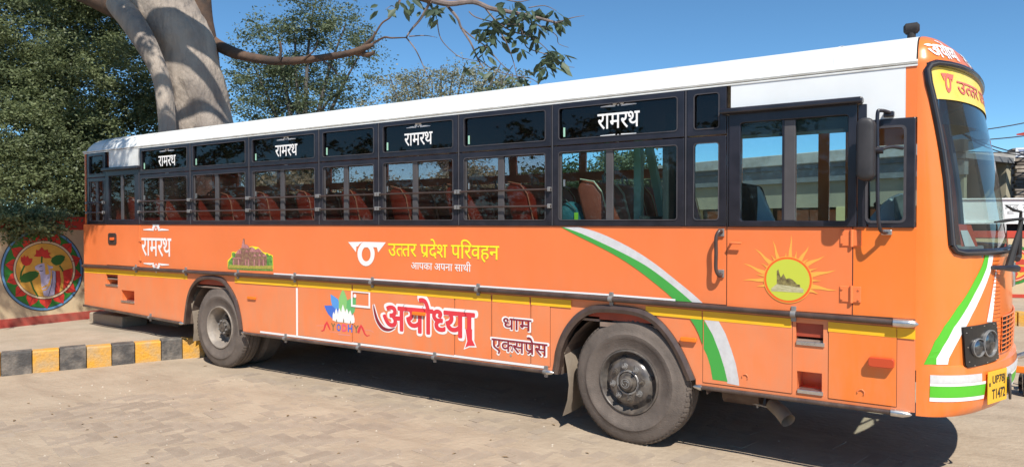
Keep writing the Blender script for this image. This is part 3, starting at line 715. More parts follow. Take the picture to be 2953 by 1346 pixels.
# sun-visor strip inside the top of the glass
plate('tint_strip', [rect(gx0, gx1, gz1 - .115, gz1)], .012, .014, M['interiordark'], dd)
for yy in (90, 405):                                  # hinges
    hz = S(2050 + 780 / 1.957, 640 + yy / 1.957)[1]
    h = MB().box(xd1 - .075, xd1 + .06, -.019, -.008, hz - .055, hz + .055).build('hinge', M['orange'], dd, bevel=.003)
    MB().tube([(xd1, -.024, hz - .06), (xd1, -.024, hz + .06)], .011, 8).build('hinge_pin', M['orange'], h)
    mb = MB()
    for dx in (-.06, .045):
        for dz in (-.035, .035): mb.tube([(xd1 + dx, -.026, hz + dz), (xd1 + dx, -.018, hz + dz)], .007, 6)
    mb.build('hinge_bolts', M['orange'], h)
hx0, hz0 = S(2050 + 118 / 1.957, 640 + 118 / 1.957); hx1, _ = S(2050 + 185 / 1.957, 640)
h = MB().tube([(hx0, -.01, hz0), (hx0, -.045, hz0), (hx0 + .02, -.05, hz0 + .002), (hx1, -.05, hz0)], .009, 8).build('door_handle', M['orange'], dd, smooth=True)
# vertical grab handle
gxh, gza = S(2050 + 62 / 1.957, 640 + 60 / 1.957); _, gzb = S(2050 + 62 / 1.957, 640 + 290 / 1.957)
gh_ = MB().tube(smooth_path([(gxh, -.01, gza + .0), (gxh - .0, -.05, gza + .015), (gxh - .02, -.075, gza - .035), (gxh - .02, -.075, (gza + gzb) / 2), (gxh - .02, -.075, gzb + .035), (gxh, -.05, gzb - .015), (gxh, -.01, gzb)], 5), .0145, 10).build('grab_handle', M['railbrown'], bus, smooth=True)
for z in (gza, gzb): MB().box(gxh - .022, gxh + .022, -.02, -.003, z - .03, z + .03).build('handle_foot', M['steel'], gh_, bevel=.004)
# quarter window in front of the door
qx0, qx1 = fo1 + .075, S(2050 + 1385 / 2.348, 600)[0]
qg = (S(2050 + 1060 / 2.348, 600)[0], S(2050 + 1310 / 2.348, 600)[0], S(2550, 200 + 1028 / 2.348)[1], S(2050 + 1220 / 2.348, 200 + 395 / 2.348)[1])
qz0 = S(2600, 200 + 1072 / 2.348)[1]
qw = plate('quarter_window', [rect(qx0, qx1, qz0, zq), rrect(*qg, .03)], -.022, .02, M['black'], bus, bevel=.008)
plate('window_bead', [rrect(qg[0] - .012, qg[1] + .012, qg[2] - .012, qg[3] + .012, .035), rrect(qg[0] + .004, qg[1] - .004, qg[2] + .004, qg[3] - .004, .028)], -.026, -.0225, M['bead'], qw)
plate('glass', [rect(qg[0] - .01, qg[1] + .01, qg[2] - .01, qg[3] + .01)], .0, .005, M['glass_blue'], qw)

# ---- rub rails
def rail(name, x0, x1, zf, r, y, clamps, dz=0):
    pts = [(x, y, zf(x) + dz) for x in np.linspace(x0, x1, 14)]
    rl = MB().tube(pts, r, 12).build(name, M['railbrown'], bus, smooth=True)
    for x in clamps:
        z = zf(x) + dz
        MB().tube([(x - .018, y, z), (x + .018, y, z)], r + .005, 12).build('rail_clamp', M['steel'], rl, smooth=True)
        MB().box(x - .018, x + .018, y + .01, y + .028, z - r - .035, z + r + .035).build('clamp_foot', M['steel'], rl, bevel=.004)
    return rl
rl = rail('rub_rail', XR + .01, XF - .03, zrail, .021, -.03, [SX(a, 720) for a in (345, 470, 601, 744, 939, 1205, 1540, 1998)])
z = zrail(XF) ; MB().tube([(XF - .13, -.03, z), (XF - .04, -.03, z), (XF - .015, -.03, z), (XF + .01, -.03, z), (XF + .02, -.03, z)], [.03, .03, .026, .014, .003], 16).build('end_cap', M['chrome'], rl, smooth=True)
plate('rail_base', [[(x, zrail(x) - .024) for x in np.linspace(XR, XF, 12)] + [(x, zrail(x) + .026) for x in np.linspace(XF, XR, 12)]], -.008, -.0037, M['railbrown'], bus)
def wline(x): return zrail(x) + .033
wpts = [x for x in np.linspace(SX(690, 690), SX(1700, 750), 10)]
flat('white_line', [[(x, zrail(x) + .024) for x in wpts] + [(x, zrail(x) + .04) for x in wpts[::-1]]], -.0095, M['text_white'], bus)
for x0, x1, cl in ((XR + .02, ro[0][0] - .02, (SX(380, 800),)), (ro[-1][0] + .03, fo[0][0] - .01, (SX(720, 850), SX(905, 880), SX(1095, 890), SX(1375, 925))), (fo[-1][0] + .02, XF - .05, ())):
    rl = rail('skirt_rail', x0, x1, zskirt, .017, -.024, cl, -.012)
    for x in ((x1,) if x1 < -8 else (x0, x1)):
        z = zskirt(x) - .012; s_ = 1 if x == x1 else -1; L = .09 if x > -1 else .035
        MB().tube([(x - s_ * L, -.024, z), (x - s_ * .02, -.024, z), (x + s_ * .02, -.024, z), (x + s_ * .035, -.024, z)], [.025, .025, .014, .003], 14).build('end_cap', M['chrome'], rl, smooth=True)
wp2 = list(np.linspace(SX(655, 835), SX(1375, 925), 8))
flat('white_line', [[(x, zskirt(x) + .012) for x in wp2] + [(x, zskirt(x) + .036) for x in wp2[::-1]]], -.004, M['text_white'], bus)
flat('white_line', [rect(SX(748, 800) - .016, SX(748, 800) + .016, zskirt(-6.5) + .03, 1.09)], -.0045, M['text_white'], bus)
# ---- yellow stripe, broken at hatches
def stripe(x0, x1):
    xs_ = np.linspace(x0, x1, 6)
    return [(x, zrail(x) - .105) for x in xs_] + [(x, zrail(x) - .036) for x in xs_[::-1]]
flat('yellow_stripe', [stripe(XR + .01, ro[5][0] + .02)], -.0022, M['yellow'], bus)
for a, b in ((SX(592, 740), SX(748, 740)), (SX(750, 740), SX(886, 740)), (SX(889, 740), SX(1236, 740)), (SX(1240, 740), SX(1333, 740)), (SX(1337, 740), SX(1438, 760))):
    flat('yellow_stripe', [stripe(a, b)], -.0075, M['yellow'], bus)
for a, b in ((SX(1625, 780), SX(1766, 780)), (SX(1769, 780), S(2050 + 455 / 1.957, 940)[0]), (S(2050 + 663 / 1.957, 940)[0], S(2050 + 1048 / 1.957, 950)[0]), (S(2050 + 1052 / 1.957, 950)[0], XF)):
    flat('yellow_stripe', [stripe(a, b)], -.0075, M['yellow'], bus)
# ---- service hatches: proud sheets with a dark gap behind
def hatch(x0, x1, z0, z1, m, nm='service_hatch', t=.0055):
    mb = MB().prism_y([rect(x0 - .003, x1 + .003, z0 - .003, z1 + .003)], -.0012, -.0004)
    g = mb.build('hatch_gap', M['blackdull'], bus)
    h = plate(nm, [rect(x0, x1, z0, z1)], -t, -.0013, m, bus, bevel=.0015); g.parent = h; g.location = -rootloc(h) + Vector((0, 0, 0)) if False else (0, 0, 0)
    return h
ol = M['orange_low']
hatch(SX(752, 800), SX(886, 800), zskirt(-6) + .035, 1.155, ol)
hatch(SX(890, 800), SX(1143, 840), zskirt(-5) + .035, 1.155, ol)
hatch(SX(1147, 840), SX(1236, 840), zskirt(-4.2) + .035, 1.155, ol)
h_ = hatch(SX(1239, 840), SX(1334, 840), zskirt(-3.6) + .035, 1.16, ol)
hatch(SX(1338, 840), SX(1384, 840), zskirt(-3.3) + .035, 1.155, ol)
hatch(SX(1769, 850), S(2050 + 457 / 1.957, 1080)[0], zskirt(-1.4) + .025, 1.145, ol)
hatch(S(2050 + 664 / 1.957, 1080)[0], S(2050 + 1047 / 1.957, 1100)[0], zskirt(-.7) + .025, 1.115, M['orange_front_haze'])
flat('latch', [circle(*Sd(1286, 893), .012, 12)], -.008, M['chrome'], bus)
for xx, yy in ((195, 872), (848, 960)):
    c = S(2050 + xx / 1.957, 640 + yy / 1.957)
    MB().tube([(c[0] + .022 * math.cos(t), -.010, c[1] + .022 * math.sin(t)) for t in np.linspace(-.6, 3.3, 9)], .004, 6).build('hatch_ring', M['orange_low'], bus)
# small flap outlined in white
fz0 = S(900 + 990 / 6.905, 830 + 365 / 6.905)[1]; fx0, fx1 = S(900 + 808 / 6.905, 870)[0], S(900 + 1158 / 6.905, 870)[0]
flat('flap_outline', [[rect(fx0 - .012, fx1 + .012, fz0 - .012, 1.105), rect(fx0 + .012, fx1 - .012, fz0 + .012, 1.093)]], -.0125, M['text_white'], bus)
cc = S(900 + 870 / 6.905, 830 + 155 / 6.905)
flat('flap_lock', [circle(cc[0], cc[1], .022, 16)], -.013, M['text_white'], bus)
# marker lamps
def marker(px, py, w, h, m, t=.03):
    c = S(px, py); o = plate('side_marker_lamp', [rrect(c[0] - w / 2, c[0] + w / 2, c[1] - h / 2, c[1] + h / 2, h * .3)], -t, -.004, m, bus, bevel=.005); return o
marker(1550 + 790 / 1.807, 650 + 592 / 1.807, .13, .035, M['amber']); marker(800 + 965 / 2.348, 650 + 595 / 2.348, .17, .035, M['amber'])
marker(500 + 835 / 3.669, 780 + 288 / 3.669, .16, .035, M['amber'], .02)
marker(2050 + 965 / 1.957, 640 + 787 / 1.957, .16, .065, M['redlens'], .055)

# ---- wheel arch flares, mud flaps
def flare(path, w, c):
    ip = inset(path, w, c); mb = MB(); n = len(path)
    vs = []
    for p, q in zip(path, ip):
        m_ = ((p[0] + q[0]) / 2, (p[1] + q[1]) / 2)
        vs += [(p[0], -.004, p[1]), (p[0], -.018, p[1]), (m_[0], -.034, m_[1]), (q[0], -.026, q[1]), (q[0], .05, q[1])]
    mb.add(vs, [(i * 5 + k, i * 5 + k + 1, i * 5 + k + 6, i * 5 + k + 5) for i in range(n - 1) for k in range(4)])
    return mb.build('wheel_arch_trim', M['railbrown'], bus, smooth=True)
flare(fo, .065, (-2.47, .45)); flare(ro, .05, (-8.13, .45))
def mudflap(px, ytop):
    vs = [S(*p) for p in px]; n = len(vs) // 2
    mb = MB(); mb.prism_y([vs], .05, .06)
    return mb
c0 = [S(1550 + x / 1.807, 650 + y / 1.807, .1) for x, y in ((105, 655), (160, 650), (190, 745), (178, 850), (175, 940), (88, 972), (88, 800))]
mb = MB(); x_, z0_, z1_ = -3.03, c0[5][1], 1.0
mf = MB()
vs = []
for j in range(7):
    z = z0_ + (z1_ - z0_) * j / 6; xx = -3.07 + .03 * math.sin(j * .9) - .05 * (1 - j / 6) ** 2
    for y in (.03, .33, .62): vs.append((xx + .015 * math.sin(y * 9 + j), y, z + (.03 if y > .5 else 0)))
mf.add(vs, [(j * 3 + i, j * 3 + i + 1, j * 3 + i + 4, j * 3 + i + 3) for j in range(6) for i in range(2)])
o = mf.build('mud_flap', M['mudflap'], bus, smooth=True)
mf = MB(); vs = []
for j in range(7):
    z = .27 + (1.0 - .27) * j / 6; xx = -8.75 + .02 * math.sin(j)
    for y in (.03, .33, .7): vs.append((xx + .012 * math.sin(y * 8 + j), y, z))
mf.add(vs, [(j * 3 + i, j * 3 + i + 1, j * 3 + i + 4, j * 3 + i + 3) for j in range(6) for i in range(2)])
mf.build('mud_flap', M['mudflap'], bus, smooth=True)

# ---- wheels
def wheel(cx, cz, y0, front, rz=0, tread_seed=0):
    Rt = .525
    wh = thing('wheel', None, None, (cx, y0, cz)); del_keys = 0
    wh.parent = bus; wh.location = Vector((cx, y0, cz)) - rootloc(bus)
    P = [(.262, .015), (.275, .0), (.30, .002), (.315, -.006), (.36, -.010), (.365, -.014), (.40, -.015), (.405, -.010), (.44, -.004), (.485, .006), (.505, .018), (.51, .024), (.519, .034), (.524, .05)]
    gro = [(.525, .07), (.513, .072), (.513, .082), (.525, .084), (.525, .125), (.512, .127), (.512, .138), (.525, .14), (.525, .185), (.513, .187), (.513, .197), (.525, .2), (.524, .225)]
    P = P + gro + [(.519, .24), (.505, .256), (.485, .268), (.36, .28), (.27, .27), (.262, .255)]
    t = MB().lathe_y(P, 96).build('tyre', M['tyre'], wh, loc=(cx, y0, cz), smooth=True)
    mb = MB()                                              # shoulder blocks
    for k in range(72):
        a = 2 * math.pi * k / 72; a2 = a + 2 * math.pi / 72 * .55; vs = []
        for aa in (a, a2):
            for r, y in ((.508, .017), (.5165, .026), (.5275, .050), (.5275, .069)): vs.append((r * math.cos(aa), y - .004 * (r < .52), r * math.sin(aa)))
        mb.add(vs, [(0, 1, 5, 4), (1, 2, 6, 5), (2, 3, 7, 6), (0, 1, 2, 3), (4, 5, 6, 7)])
    o = mb.build('tread_blocks', M['tyre'], t, loc=(cx, y0, cz)); o['kind'] = 'stuff'
    if front:
        rp = [(.272, .004), (.268, -.008), (.258, -.010), (.25, .0), (.246, .018), (.236, .03), (.232, .045), (.226, .05), (.205, .035), (.19, .012), (.17, -.004), (.135, -.012), (.10, -.012), (.088, .0), (.085, .03), (.0, .03)]
        rim = MB().lathe_y(rp, 64).build('rim', M['rim_black'], wh, loc=(cx, y0, cz), smooth=True)
        mb = MB()
        for k in range(8):                                 # hand holes
            a = 2 * math.pi * (k + .35) / 8; hx_, hz_ = .205 * math.cos(a), .205 * math.sin(a)
            pts = [(hx_ + .0 + .024 * math.cos(t), hz_ + .02 * math.sin(t)) for t in np.linspace(0, 6.283, 15)[:-1]]
            mb.add([(p[0], .0235 + (.205 - math.hypot(p[0], p[1])) * -.55 - .002, p[1]) for p in pts], [tuple(range(14))])
        o = mb.build('hand_holes', M['blackdull'], rim, loc=(cx, y0, cz))
        hub = MB().lathe_y([(.085, .03), (.083, -.01), (.078, -.018), (.062, -.022), (.058, -.05), (.05, -.056), (.03, -.056), (.028, -.06), (.0, -.06)], 32).build('hub', M['hub_dark'], wh, loc=(cx, y0, cz), smooth=True)
        MB().lathe_y([(.105, -.013), (.1, -.018), (.09, -.018), (.086, -.01)], 32).build('hub_ring', M['steel'], hub, loc=(cx, y0, cz), smooth=True)
        mb = MB().lathe_y([(.04, -.0575), (.04, -.0605), (.033, -.0605), (.033, -.0575)], 24)
        for a in (.3, 2.4, 4.5):
            mb.tube([(.03 * math.cos(a + t) * (1 - t * .3), -.061, .03 * math.sin(a + t) * (1 - t * .3)) for t in np.linspace(0, 1.8, 6)], .003, 5)
        mb.build('hub_emblem', M['steel'], hub, loc=(cx, y0, cz))
        for k in range(8):
            a = 2 * math.pi * (k + .22) / 8; x_, z_ = .135 * math.cos(a), .135 * math.sin(a)
            n_ = MB().tube([(x_, -.008, z_), (x_, -.022, z_)], .026, 12).tube([(x_, -.02, z_), (x_, -.042, z_)], .0155, 6).tube([(x_, -.042, z_), (x_, -.058, z_)], .009, 8)
            n_ = n_.build('wheel_nut', M['steel'] if k % 3 else M['hub_dark'], rim, loc=(cx, y0, cz))
            MB().box(x_ - .003, x_ + .003, -.05, -.044, z_ + .01, z_ + .045).build('nut_pointer', M['grey'], n_, loc=(cx, y0, cz))
    else:
        rp = [(.272, .004), (.268, -.008), (.255, -.008), (.248, .004), (.24, .02), (.232, .03), (.222, .045), (.215, .10), (.205, .16), (.17, .175), (.16, .165), (.10, .16), (.095, .15), (0, .15)]
        rim = MB().lathe_y(rp, 64).build('rim', M['rim_dusty'], wh, loc=(cx, y0, cz), smooth=True)
        hub = MB().lathe_y([(.105, .16), (.10, .06), (.095, .05), (.06, .045), (.055, .03), (0, .03)], 28).build('hub', M['hub_dark'], wh, loc=(cx, y0, cz), smooth=True)
        for k in range(8):
            a = 2 * math.pi * (k + .5) / 8
            x_, z_ = .08 * math.cos(a), .08 * math.sin(a); MB().tube([(x_, .05, z_), (x_, .03, z_)], .013, 6).build('hub_bolt', M['steel'], hub, loc=(cx, y0, cz))
            x_, z_ = .135 * math.cos(a), .135 * math.sin(a); MB().tube([(x_, .17, z_), (x_, .12, z_)], .019, 6).build('wheel_nut', M['hub_dark'], rim, loc=(cx, y0, cz))
        MB().lathe_y([(.262, .36), (.30, .345), (.40, .33), (.49, .345), (.522, .38), (.525, .57), (.49, .6), (.3, .6)], 64).build('inner_tyre', M['tyre'], wh, loc=(cx, y0, cz), smooth=True)
    return wh
w1 = wheel(-2.472, .518, .006, True)
w2 = wheel(-8.135, .508, .018, False)
for o, ang in ((w1, -3.0),): o.rotation_euler = (0, 0, R_(ang))
for c, y in ((-2.472, W - .3), (-8.135, W - .3), (-8.135, W - .62)):
    MB().lathe_y([(.2, .02), (.262, .0), (.40, -.015), (.49, .0), (.523, .04), (.525, .22), (.49, .27), (.3, .28), (.2, .26)], 40, (c, y, .515)).build('far_wheel', M['tyre'], bus, smooth=True)
for c in (-2.472, -8.135): MB().tube([(c, .3, .51), (c, W - .3, .51)], .075, 12).build('axle', M['chassis'], bus)
MB().tube([(-8.135, 1.0, .51), (-8.135, 1.2, .52), (-8.135, 1.4, .52), (-8.135, 1.6, .51)], [.08, .21, .21, .08], 14).build('differential', M['chassis'], bus, smooth=True)
# chassis rails, tank, exhaust
for y in (.82, W - .9): MB().box(-11.3, -.2, y, y + .08, .62, .86).build('chassis_rail', M['chassis'], bus)
for x in (-10.6, -9.4, -6.9, -5.6, -4.3, -3.4, -1.2): MB().box(x, x + .1, .1, W - .1, .9, .98).build('cross_member', M['chassis'], bus)
MB().box(-6.9, -5.9, .3, .75, .62, .95).build('battery_box', M['chassis'], bus, bevel=.02)
MB().tube([(-5.4, .5, .78), (-4.2, .5, .78)], .2, 20).build('air_tank', M['chassis'], bus, smooth=True)
MB().box(-7.3, -3.4, .06, .07, .54, .62).build('skirt_backing', M['chassis'], bus)
e0 = Sd(1950, 1035, .35); e1 = Sd(1985, 1030, .35)
ex = MB().tube([(-1.75, .9, .55), (-1.5, .75, .5), (e0[0] - .05, .42, e0[1] + .02)], .04, 12).build('exhaust_pipe', M['chassis'], bus, smooth=True)
mb = MB(); q0 = Sd(1945, 1018, .32); q1 = Sd(1990, 1045, .3)
mb.tube([(q0[0] - .02, .36, q0[1] - .0), (q0[0] + .06, .30, q0[1] - .035), (q0[0] + .13, .24, q0[1] - .085)], [.05, .056, .058], 18, caps=False)
mb.build('exhaust_tip', M['mudflap'], bus, smooth=True)
q = Sd(1865, 1005, .45)
MB().tube([(q[0] - .13, .45, q[1] + .07), (q[0] + .16, .45, q[1] + .07)], .10, 18).build('air_filter', M['chassis'], bus, smooth=True)
q = Sd(1905, 1018, .4); MB().tube([(q[0], .4, .62), (q[0], .4, q[1] - .02)], .012, 8).tube([(q[0] - .1, .4, q[1] + .02), (q[0] + .15, .36, q[1] + .0)], .01, 6).build('bracket', M['steel'], bus)

# ---- mirror on its looped arm
def S3(px, py, Y): a = S(px, py, Y); return (a[0], Y, a[1])
z2 = lambda x, y: (2050 + x / 2.348, 200 + y / 2.348)
arm = [S3(*z2(1225, 305), -.02), S3(*z2(1200, 290), -.06), S3(*z2(1150, 280), -.11), S3(*z2(1128, 310), -.13), S3(*z2(1128, 540), -.14), S3(*z2(1130, 900), -.14), S3(*z2(1140, 1060), -.13), S3(*z2(1165, 1102), -.08), S3(*z2(1210, 1102), -.02)]
ma = MB().tube(smooth_path(arm, 6), .0125, 10).build('mirror_arm', M['black'], bus, smooth=True)
MB().tube(smooth_path([S3(*z2(1300, 535), -.03), S3(*z2(1220, 525), -.08), S3(*z2(1140, 545), -.14), S3(*z2(1095, 550), -.16)], 5), .012, 8).build('stay_rod', M['black'], ma, smooth=True)
for p, q in ((1210, 305), (1195, 1103)):
    c = S3(*z2(p, q), -.02); MB().box(c[0] - .035, c[0] + .03, -.05, -.008, c[2] - .018, c[2] + .018).build('arm_bracket', M['black'] if q < 500 else M['chrome'], ma, bevel=.006)
c = S3(*z2(1110, 550), -.15); MB().tube([(c[0] - .05, -.15, c[2]), (c[0] + .05, -.15, c[2])], .024, 12).build('arm_joint', M['black'], ma, smooth=True)
a = S(*z2(1000, 345), -.15); b = S(*z2(1118, 755), -.15)
mh = plate('mirror_head', [rrect(a[0], b[0], b[1], a[1], .045, 5)], -.27, -.10, M['mirror'], ma, bevel=.022)
mh.data.polygons.foreach_set('use_smooth', [True] * len(mh.data.polygons)); mh.data.set_sharp_from_angle(angle=R_(50))

# ---- FRONT: curved surface
FXM = [(.40, .10), (.55, .14), (.80, .165), (.95, .165), (1.10, .172), (1.60, .16), (1.80, .14), (2.03, .108), (2.33, .060), (2.63, .0), (2.84, -.035), (2.95, -.065), (3.05, -.13), (3.12, -.215), (3.17, -.33), (3.19, -.385)]
def yroof(z):
    t = [(zr, yr) for yr, zr in ROOF]
    return interp(z, t) if z > ZD else 0
def front(y, z, bump=0.0):
    xm = interp(z, FXM) + bump; y0 = yroof(z); hw = max(.02, W / 2 - y0); u = min(1, abs(y - W / 2) / hw)
    return XF + (xm - XF) * math.sqrt(max(0, 1 - u ** 2.15))
def yparam(s, z):                                  # s in 0..1 over the full width, dense near the corners
    y0 = yroof(z); return y0 + (W - 2 * y0) * .5 * (1 - math.cos(math.pi * s))
def F(px, py, bump=0.0, full=True):                 # photo pixel -> (y, z) on the front surface
    r = ray(px, py); t0 = (-.0 - CAM.y) / r.y; lo_t = t0; p = CAM + r * lo_t; f0 = p.x - front(max(0, p.y), p.z, bump)
    t = lo_t
    for i in range(600):
        t2 = t + .004; p = CAM + r * t2
        if p.y > W / 2: break
        f = p.x - front(max(0, p.y), p.z, bump)
        if f <= 0 <= f0 or f >= 0 >= f0 and i > 0: return (p.y, p.z)
        f0 = f; t = t2
    p = CAM + r * t; return (min(max(p.y, 0), W / 2), p.z)
def fsurf(lift=0.0, bump=0.0):
    def f(y, z, l=0.0):
        d = .004; n = Vector((1, -(front(y + d, z, bump) - front(max(0, y - d), z, bump)) / (2 * d if y > d else d + y), 0)).normalized()
        p = Vector((front(y, z, bump), y, z)) + n * (lift + l); return tuple(p)
    return f
def front_sheet(name, z0, z1, yfun, m, nz=12, ns=28, bump=0.0, parent=None, lift=0.0, thick=0):
    vs = []
    for j in range(nz + 1):
        z = z0 + (z1 - z0) * j / nz; ya, yb = yfun(z)
        for i in range(ns + 1):
            s = .5 * (1 - math.cos(math.pi * i / ns)); y = ya + (yb - ya) * s
            vs.append(fsurf(lift, bump)(y, z))
    n = ns + 1
    return MB().add(vs, [(j * n + i, j * n + i + 1, (j + 1) * n + i + 1, (j + 1) * n + i) for j in range(nz) for i in range(ns)]).build(name, m, parent or bus, smooth=True)
# windscreen side edge as (z, y) table
ed_px = [(2660, 185), (2670, 230), (2685, 285), (2700, 350), (2715, 425), (2727, 520), (2735, 600), (2741, 690), (2744, 730)]
ED = []
for p in ed_px:
    yy, zv = F(*p); ED.append((zv, max(.012, yy)))
ED.sort()
ZB, ZT = F(2800, 728)[1], 2.905
def yw(z): return interp(z, ED)
fp = front_sheet('front_panel', .86, ZB, lambda z: (0, W), M['orange_front_haze'], 14, 40)
front_sheet('front_pillar', ZB, ZT, lambda z: (0, yw(z)), M['orange_front_haze'], 16, 8)
front_sheet('front_pillar', ZB, ZT, lambda z: (W - yw(z), W), M['orange_front_haze'], 16, 8)
def fy(z): return (yroof(z), W - yroof(z))
cowl = front_sheet('front_dome', ZT, 3.185, fy, M['orange_front_haze'], 14, 40)
ws = front_sheet('windscreen', ZB, ZT, lambda z: (yw(z), W - yw(z)), M['windshield'], 16, 40, lift=-.012)
# rubber seal loop
yb_ = yw(ZB)
loop = [(yw(z) + .0, z) for z in np.linspace(ZB + .05, ZT - .05, 14)]
top = [(yw(ZT) + t, ZT - .004) for t in np.linspace(.04, W - .04 - 2 * yw(ZT), 26)]
bot = [(yb_ + t, ZB) for t in np.linspace(.06, W - .06 - 2 * yb_, 24)]
lp = loop + [(yw(ZT) + .012, ZT - .018)] + top + [(W - yw(ZT) - .012, ZT - .018)] + [(W - y, z) for y, z in loop[::-1]] + [(W - yb_ - .02, ZB + .012)] + bot[::-1] + [(yb_ + .015, ZB + .014)]
sf = fsurf(.004)
sl = MB(); sl.tube([sf(y, z) for y, z in lp] + [sf(*lp[0])], .024, 8, caps=False); sl.build('screen_seal', M['black'], ws, smooth=True)
sf = fsurf(.022); sl = MB(); sl.tube([sf(y, z) for y, z in lp] + [sf(*lp[0])], .007, 6, caps=False); sl.build('seal_strip', M['grey'], ws, smooth=True)
# yellow banner behind the top of the screen
bz0 = F(2680, 293)[1] if False else 2.645
bn = front_sheet('name_banner', 2.665, ZT - .02, lambda z: (yw(z) + .015, W - yw(z) - .015), M['banner'], 6, 36, lift=-.004)
front_sheet('tint_band', 2.50, 2.664, lambda z: (yw(z) + .015, W - yw(z) - .015), M['glass_dark'], 4, 36, lift=-.016)
# cab interior
MB().box(-.9, -.15, .25, W - .25, 1.35, 1.62).build('dashboard', M['interiordark'], bus, bevel=.04)
MB().box(XF + .0, -.02, .3, W - .3, 1.6, 1.64).build('dash_shelf', M['steel'], bus, bevel=.01)
sw = MB().tube([(-.62 - .18 * math.sin(t) * .55, .75 + .24 * math.cos(t), 1.86 + .22 * math.sin(t) * .6) for t in np.linspace(0, 2 * math.pi, 25)], .016, 8, caps=False).build('steering_wheel', M['blackdull'], bus, smooth=True)
MB().tube([(-.35, .75, 1.5), (-.62, .75, 1.86)], .03, 8).build('steering_column', M['blackdull'], bus)
MB().box(-1.62, -1.1, .42, 1.0, 1.35, 1.5).build('driver_seat', M['seat'], bus, bevel=.04)
ds = MB(); ds.prism_y([[(-1.62, 1.45), (-1.5, 1.45), (-1.58, 2.0), (-1.63, 2.16), (-1.72, 2.18), (-1.75, 2.05)]], .44, .95)
dso = ds.build('driver_backrest', M['blackdull'], bus, bevel=.03)
t0 = [S3(*z2(318, 790), .40), S3(*z2(345, 800), .40), S3(*z2(440, 1030), .40), S3(*z2(315, 1030), .40)]
# partition and posts behind the driver
for x, y in ((SX(1603, 450), .5),):
    pass
pa = Sd(1603, 400, .45); MB().box(pa[0] - .035, pa[0] + .035, .45, .52, 1.0, 2.88).build('stanchion', M['mint'], bus, bevel=.006)
pa = Sd(1524, 450, .62); MB().box(pa[0] - .02, pa[0] + .02, .62, .66, 1.0, 2.88).build('stanchion', M['mint'], bus, bevel=.006)
q0 = Sd(1633, 370, .8); q1 = Sd(1668, 545, .8)
MB().tube([(q0[0], .8, q0[1]), (q1[0], .8, q1[1])], .045, 4).build('stanchion', M['mint'], bus)
pa = Sd(1650, 450, 1.0); MB().box(pa[0] + .1, pa[0] + .17, 1.0, 1.05, 1.0, 2.88).build('stanchion', M['mint'], bus, bevel=.006)
MB().box(-2.35, -2.32, 1.0, 1.04, 1.0, 2.9).box(-2.35, -2.32, W - .3, W - .26, 1.0, 2.9).build('stanchion', M['steel'], bus)
MB().prism_y([rect(-2.42, -2.38, 1.0, 1.9)], .1, 1.0).build('partition', M['interiordark'], bus)
MB().box(-2.2, -2.15, .05, .5, 1.8, 2.6).build('curtain', M['interiordark'], bus, bevel=.01)
# red and white card inside the screen
yy = .32
cdp = [S3(2770 + x / 3.913, 600 + y / 3.913, .42) for x, y in ((-25, 180), (120, 190), (195, 430), (10, 432))]
red_ = MB().add(cdp + [(p[0], p[1] + .01, p[2]) for p in cdp], [(0, 1, 2, 3), (4, 5, 6, 7), (0, 1, 5, 4), (1, 2, 6, 5), (2, 3, 7, 6), (3, 0, 4, 7)]).build('permit_card', mat('card_red', (.6, .09, .05), .6), bus)
cw = [S3(2770 + x / 3.913, 600 + y / 3.913, .415) for x, y in ((0, 250), (80, 250), (165, 430), (50, 430))]
MB().add(cw, [(0, 1, 2, 3)]).build('card_print', M['cloth'], red_)

# ---- front decoration
def fpatch(name, pts, m, lift=.003, bump=0.0, parent=None, sub=0, space='px'):
    P = [F(x, y, bump) for x, y in pts] if space == 'px' else pts
    ys = [p[0] for p in P]
    # slice into vertical strips so that the print follows the curve
    bm = bmesh.new(); vl = [Vector((p[0], p[1], 0)) for p in P]
    V = [bm.verts.new(v) for v in vl]
    for t in tessellate_polygon([vl]):
        try: bm.faces.new([V[i] for i in t])
        except ValueError: pass
    a, b = min(ys), max(ys); n = max(2, int((b - a) / .03))
    for i in range(1, n):
        bmesh.ops.bisect_plane(bm, geom=bm.verts[:] + bm.edges[:] + bm.faces[:], plane_co=(a + (b - a) * i / n, 0, 0), plane_no=(1, 0, 0))
    za, zb_ = min(p[1] for p in P), max(p[1] for p in P); n = max(2, int((zb_ - za) / .08))
    for i in range(1, n):
        bmesh.ops.bisect_plane(bm, geom=bm.verts[:] + bm.edges[:] + bm.faces[:], plane_co=(0, za + (zb_ - za) * i / n, 0), plane_no=(0, 1, 0))
    f_ = fsurf(lift, bump); bm.verts.index_update(); mb = MB().add([f_(v.co.x, v.co.y) for v in bm.verts], [tuple(v.index for v in f.verts) for f in bm.faces]); bm.free()
    return mb.build(name, m, parent or bus)
f4 = lambda pts: [(2550 + x / 1.8065, 600 + y / 1.8065) for x, y in pts]
g_r = f4([(522, 246), (505, 300), (470, 370), (430, 440), (375, 520), (310, 610), (260, 690), (215, 775), (200, 812)])
g_w = f4([(542, 246), (530, 310), (505, 375), (468, 445), (420, 530), (360, 620), (300, 720), (270, 780), (262, 812)])
w_w = f4([(566, 246), (553, 320), (532, 385), (500, 460), (455, 550), (395, 660), (355, 735), (335, 780), (326, 812)])
fpatch('green_swoosh', g_r + g_w[::-1], M['brightgreen']); fpatch('white_swoosh', g_w + w_w[::-1], M['text_white'], .0032)
fpatch('white_swoosh', f4([(583, 310), (578, 400), (570, 500), (558, 592), (532, 592), (545, 520), (562, 420), (578, 320)]), M['text_white'])
fpatch('white_swoosh', f4([(556, 806), (556, 822), (514, 834), (514, 816)]), M['text_white'])
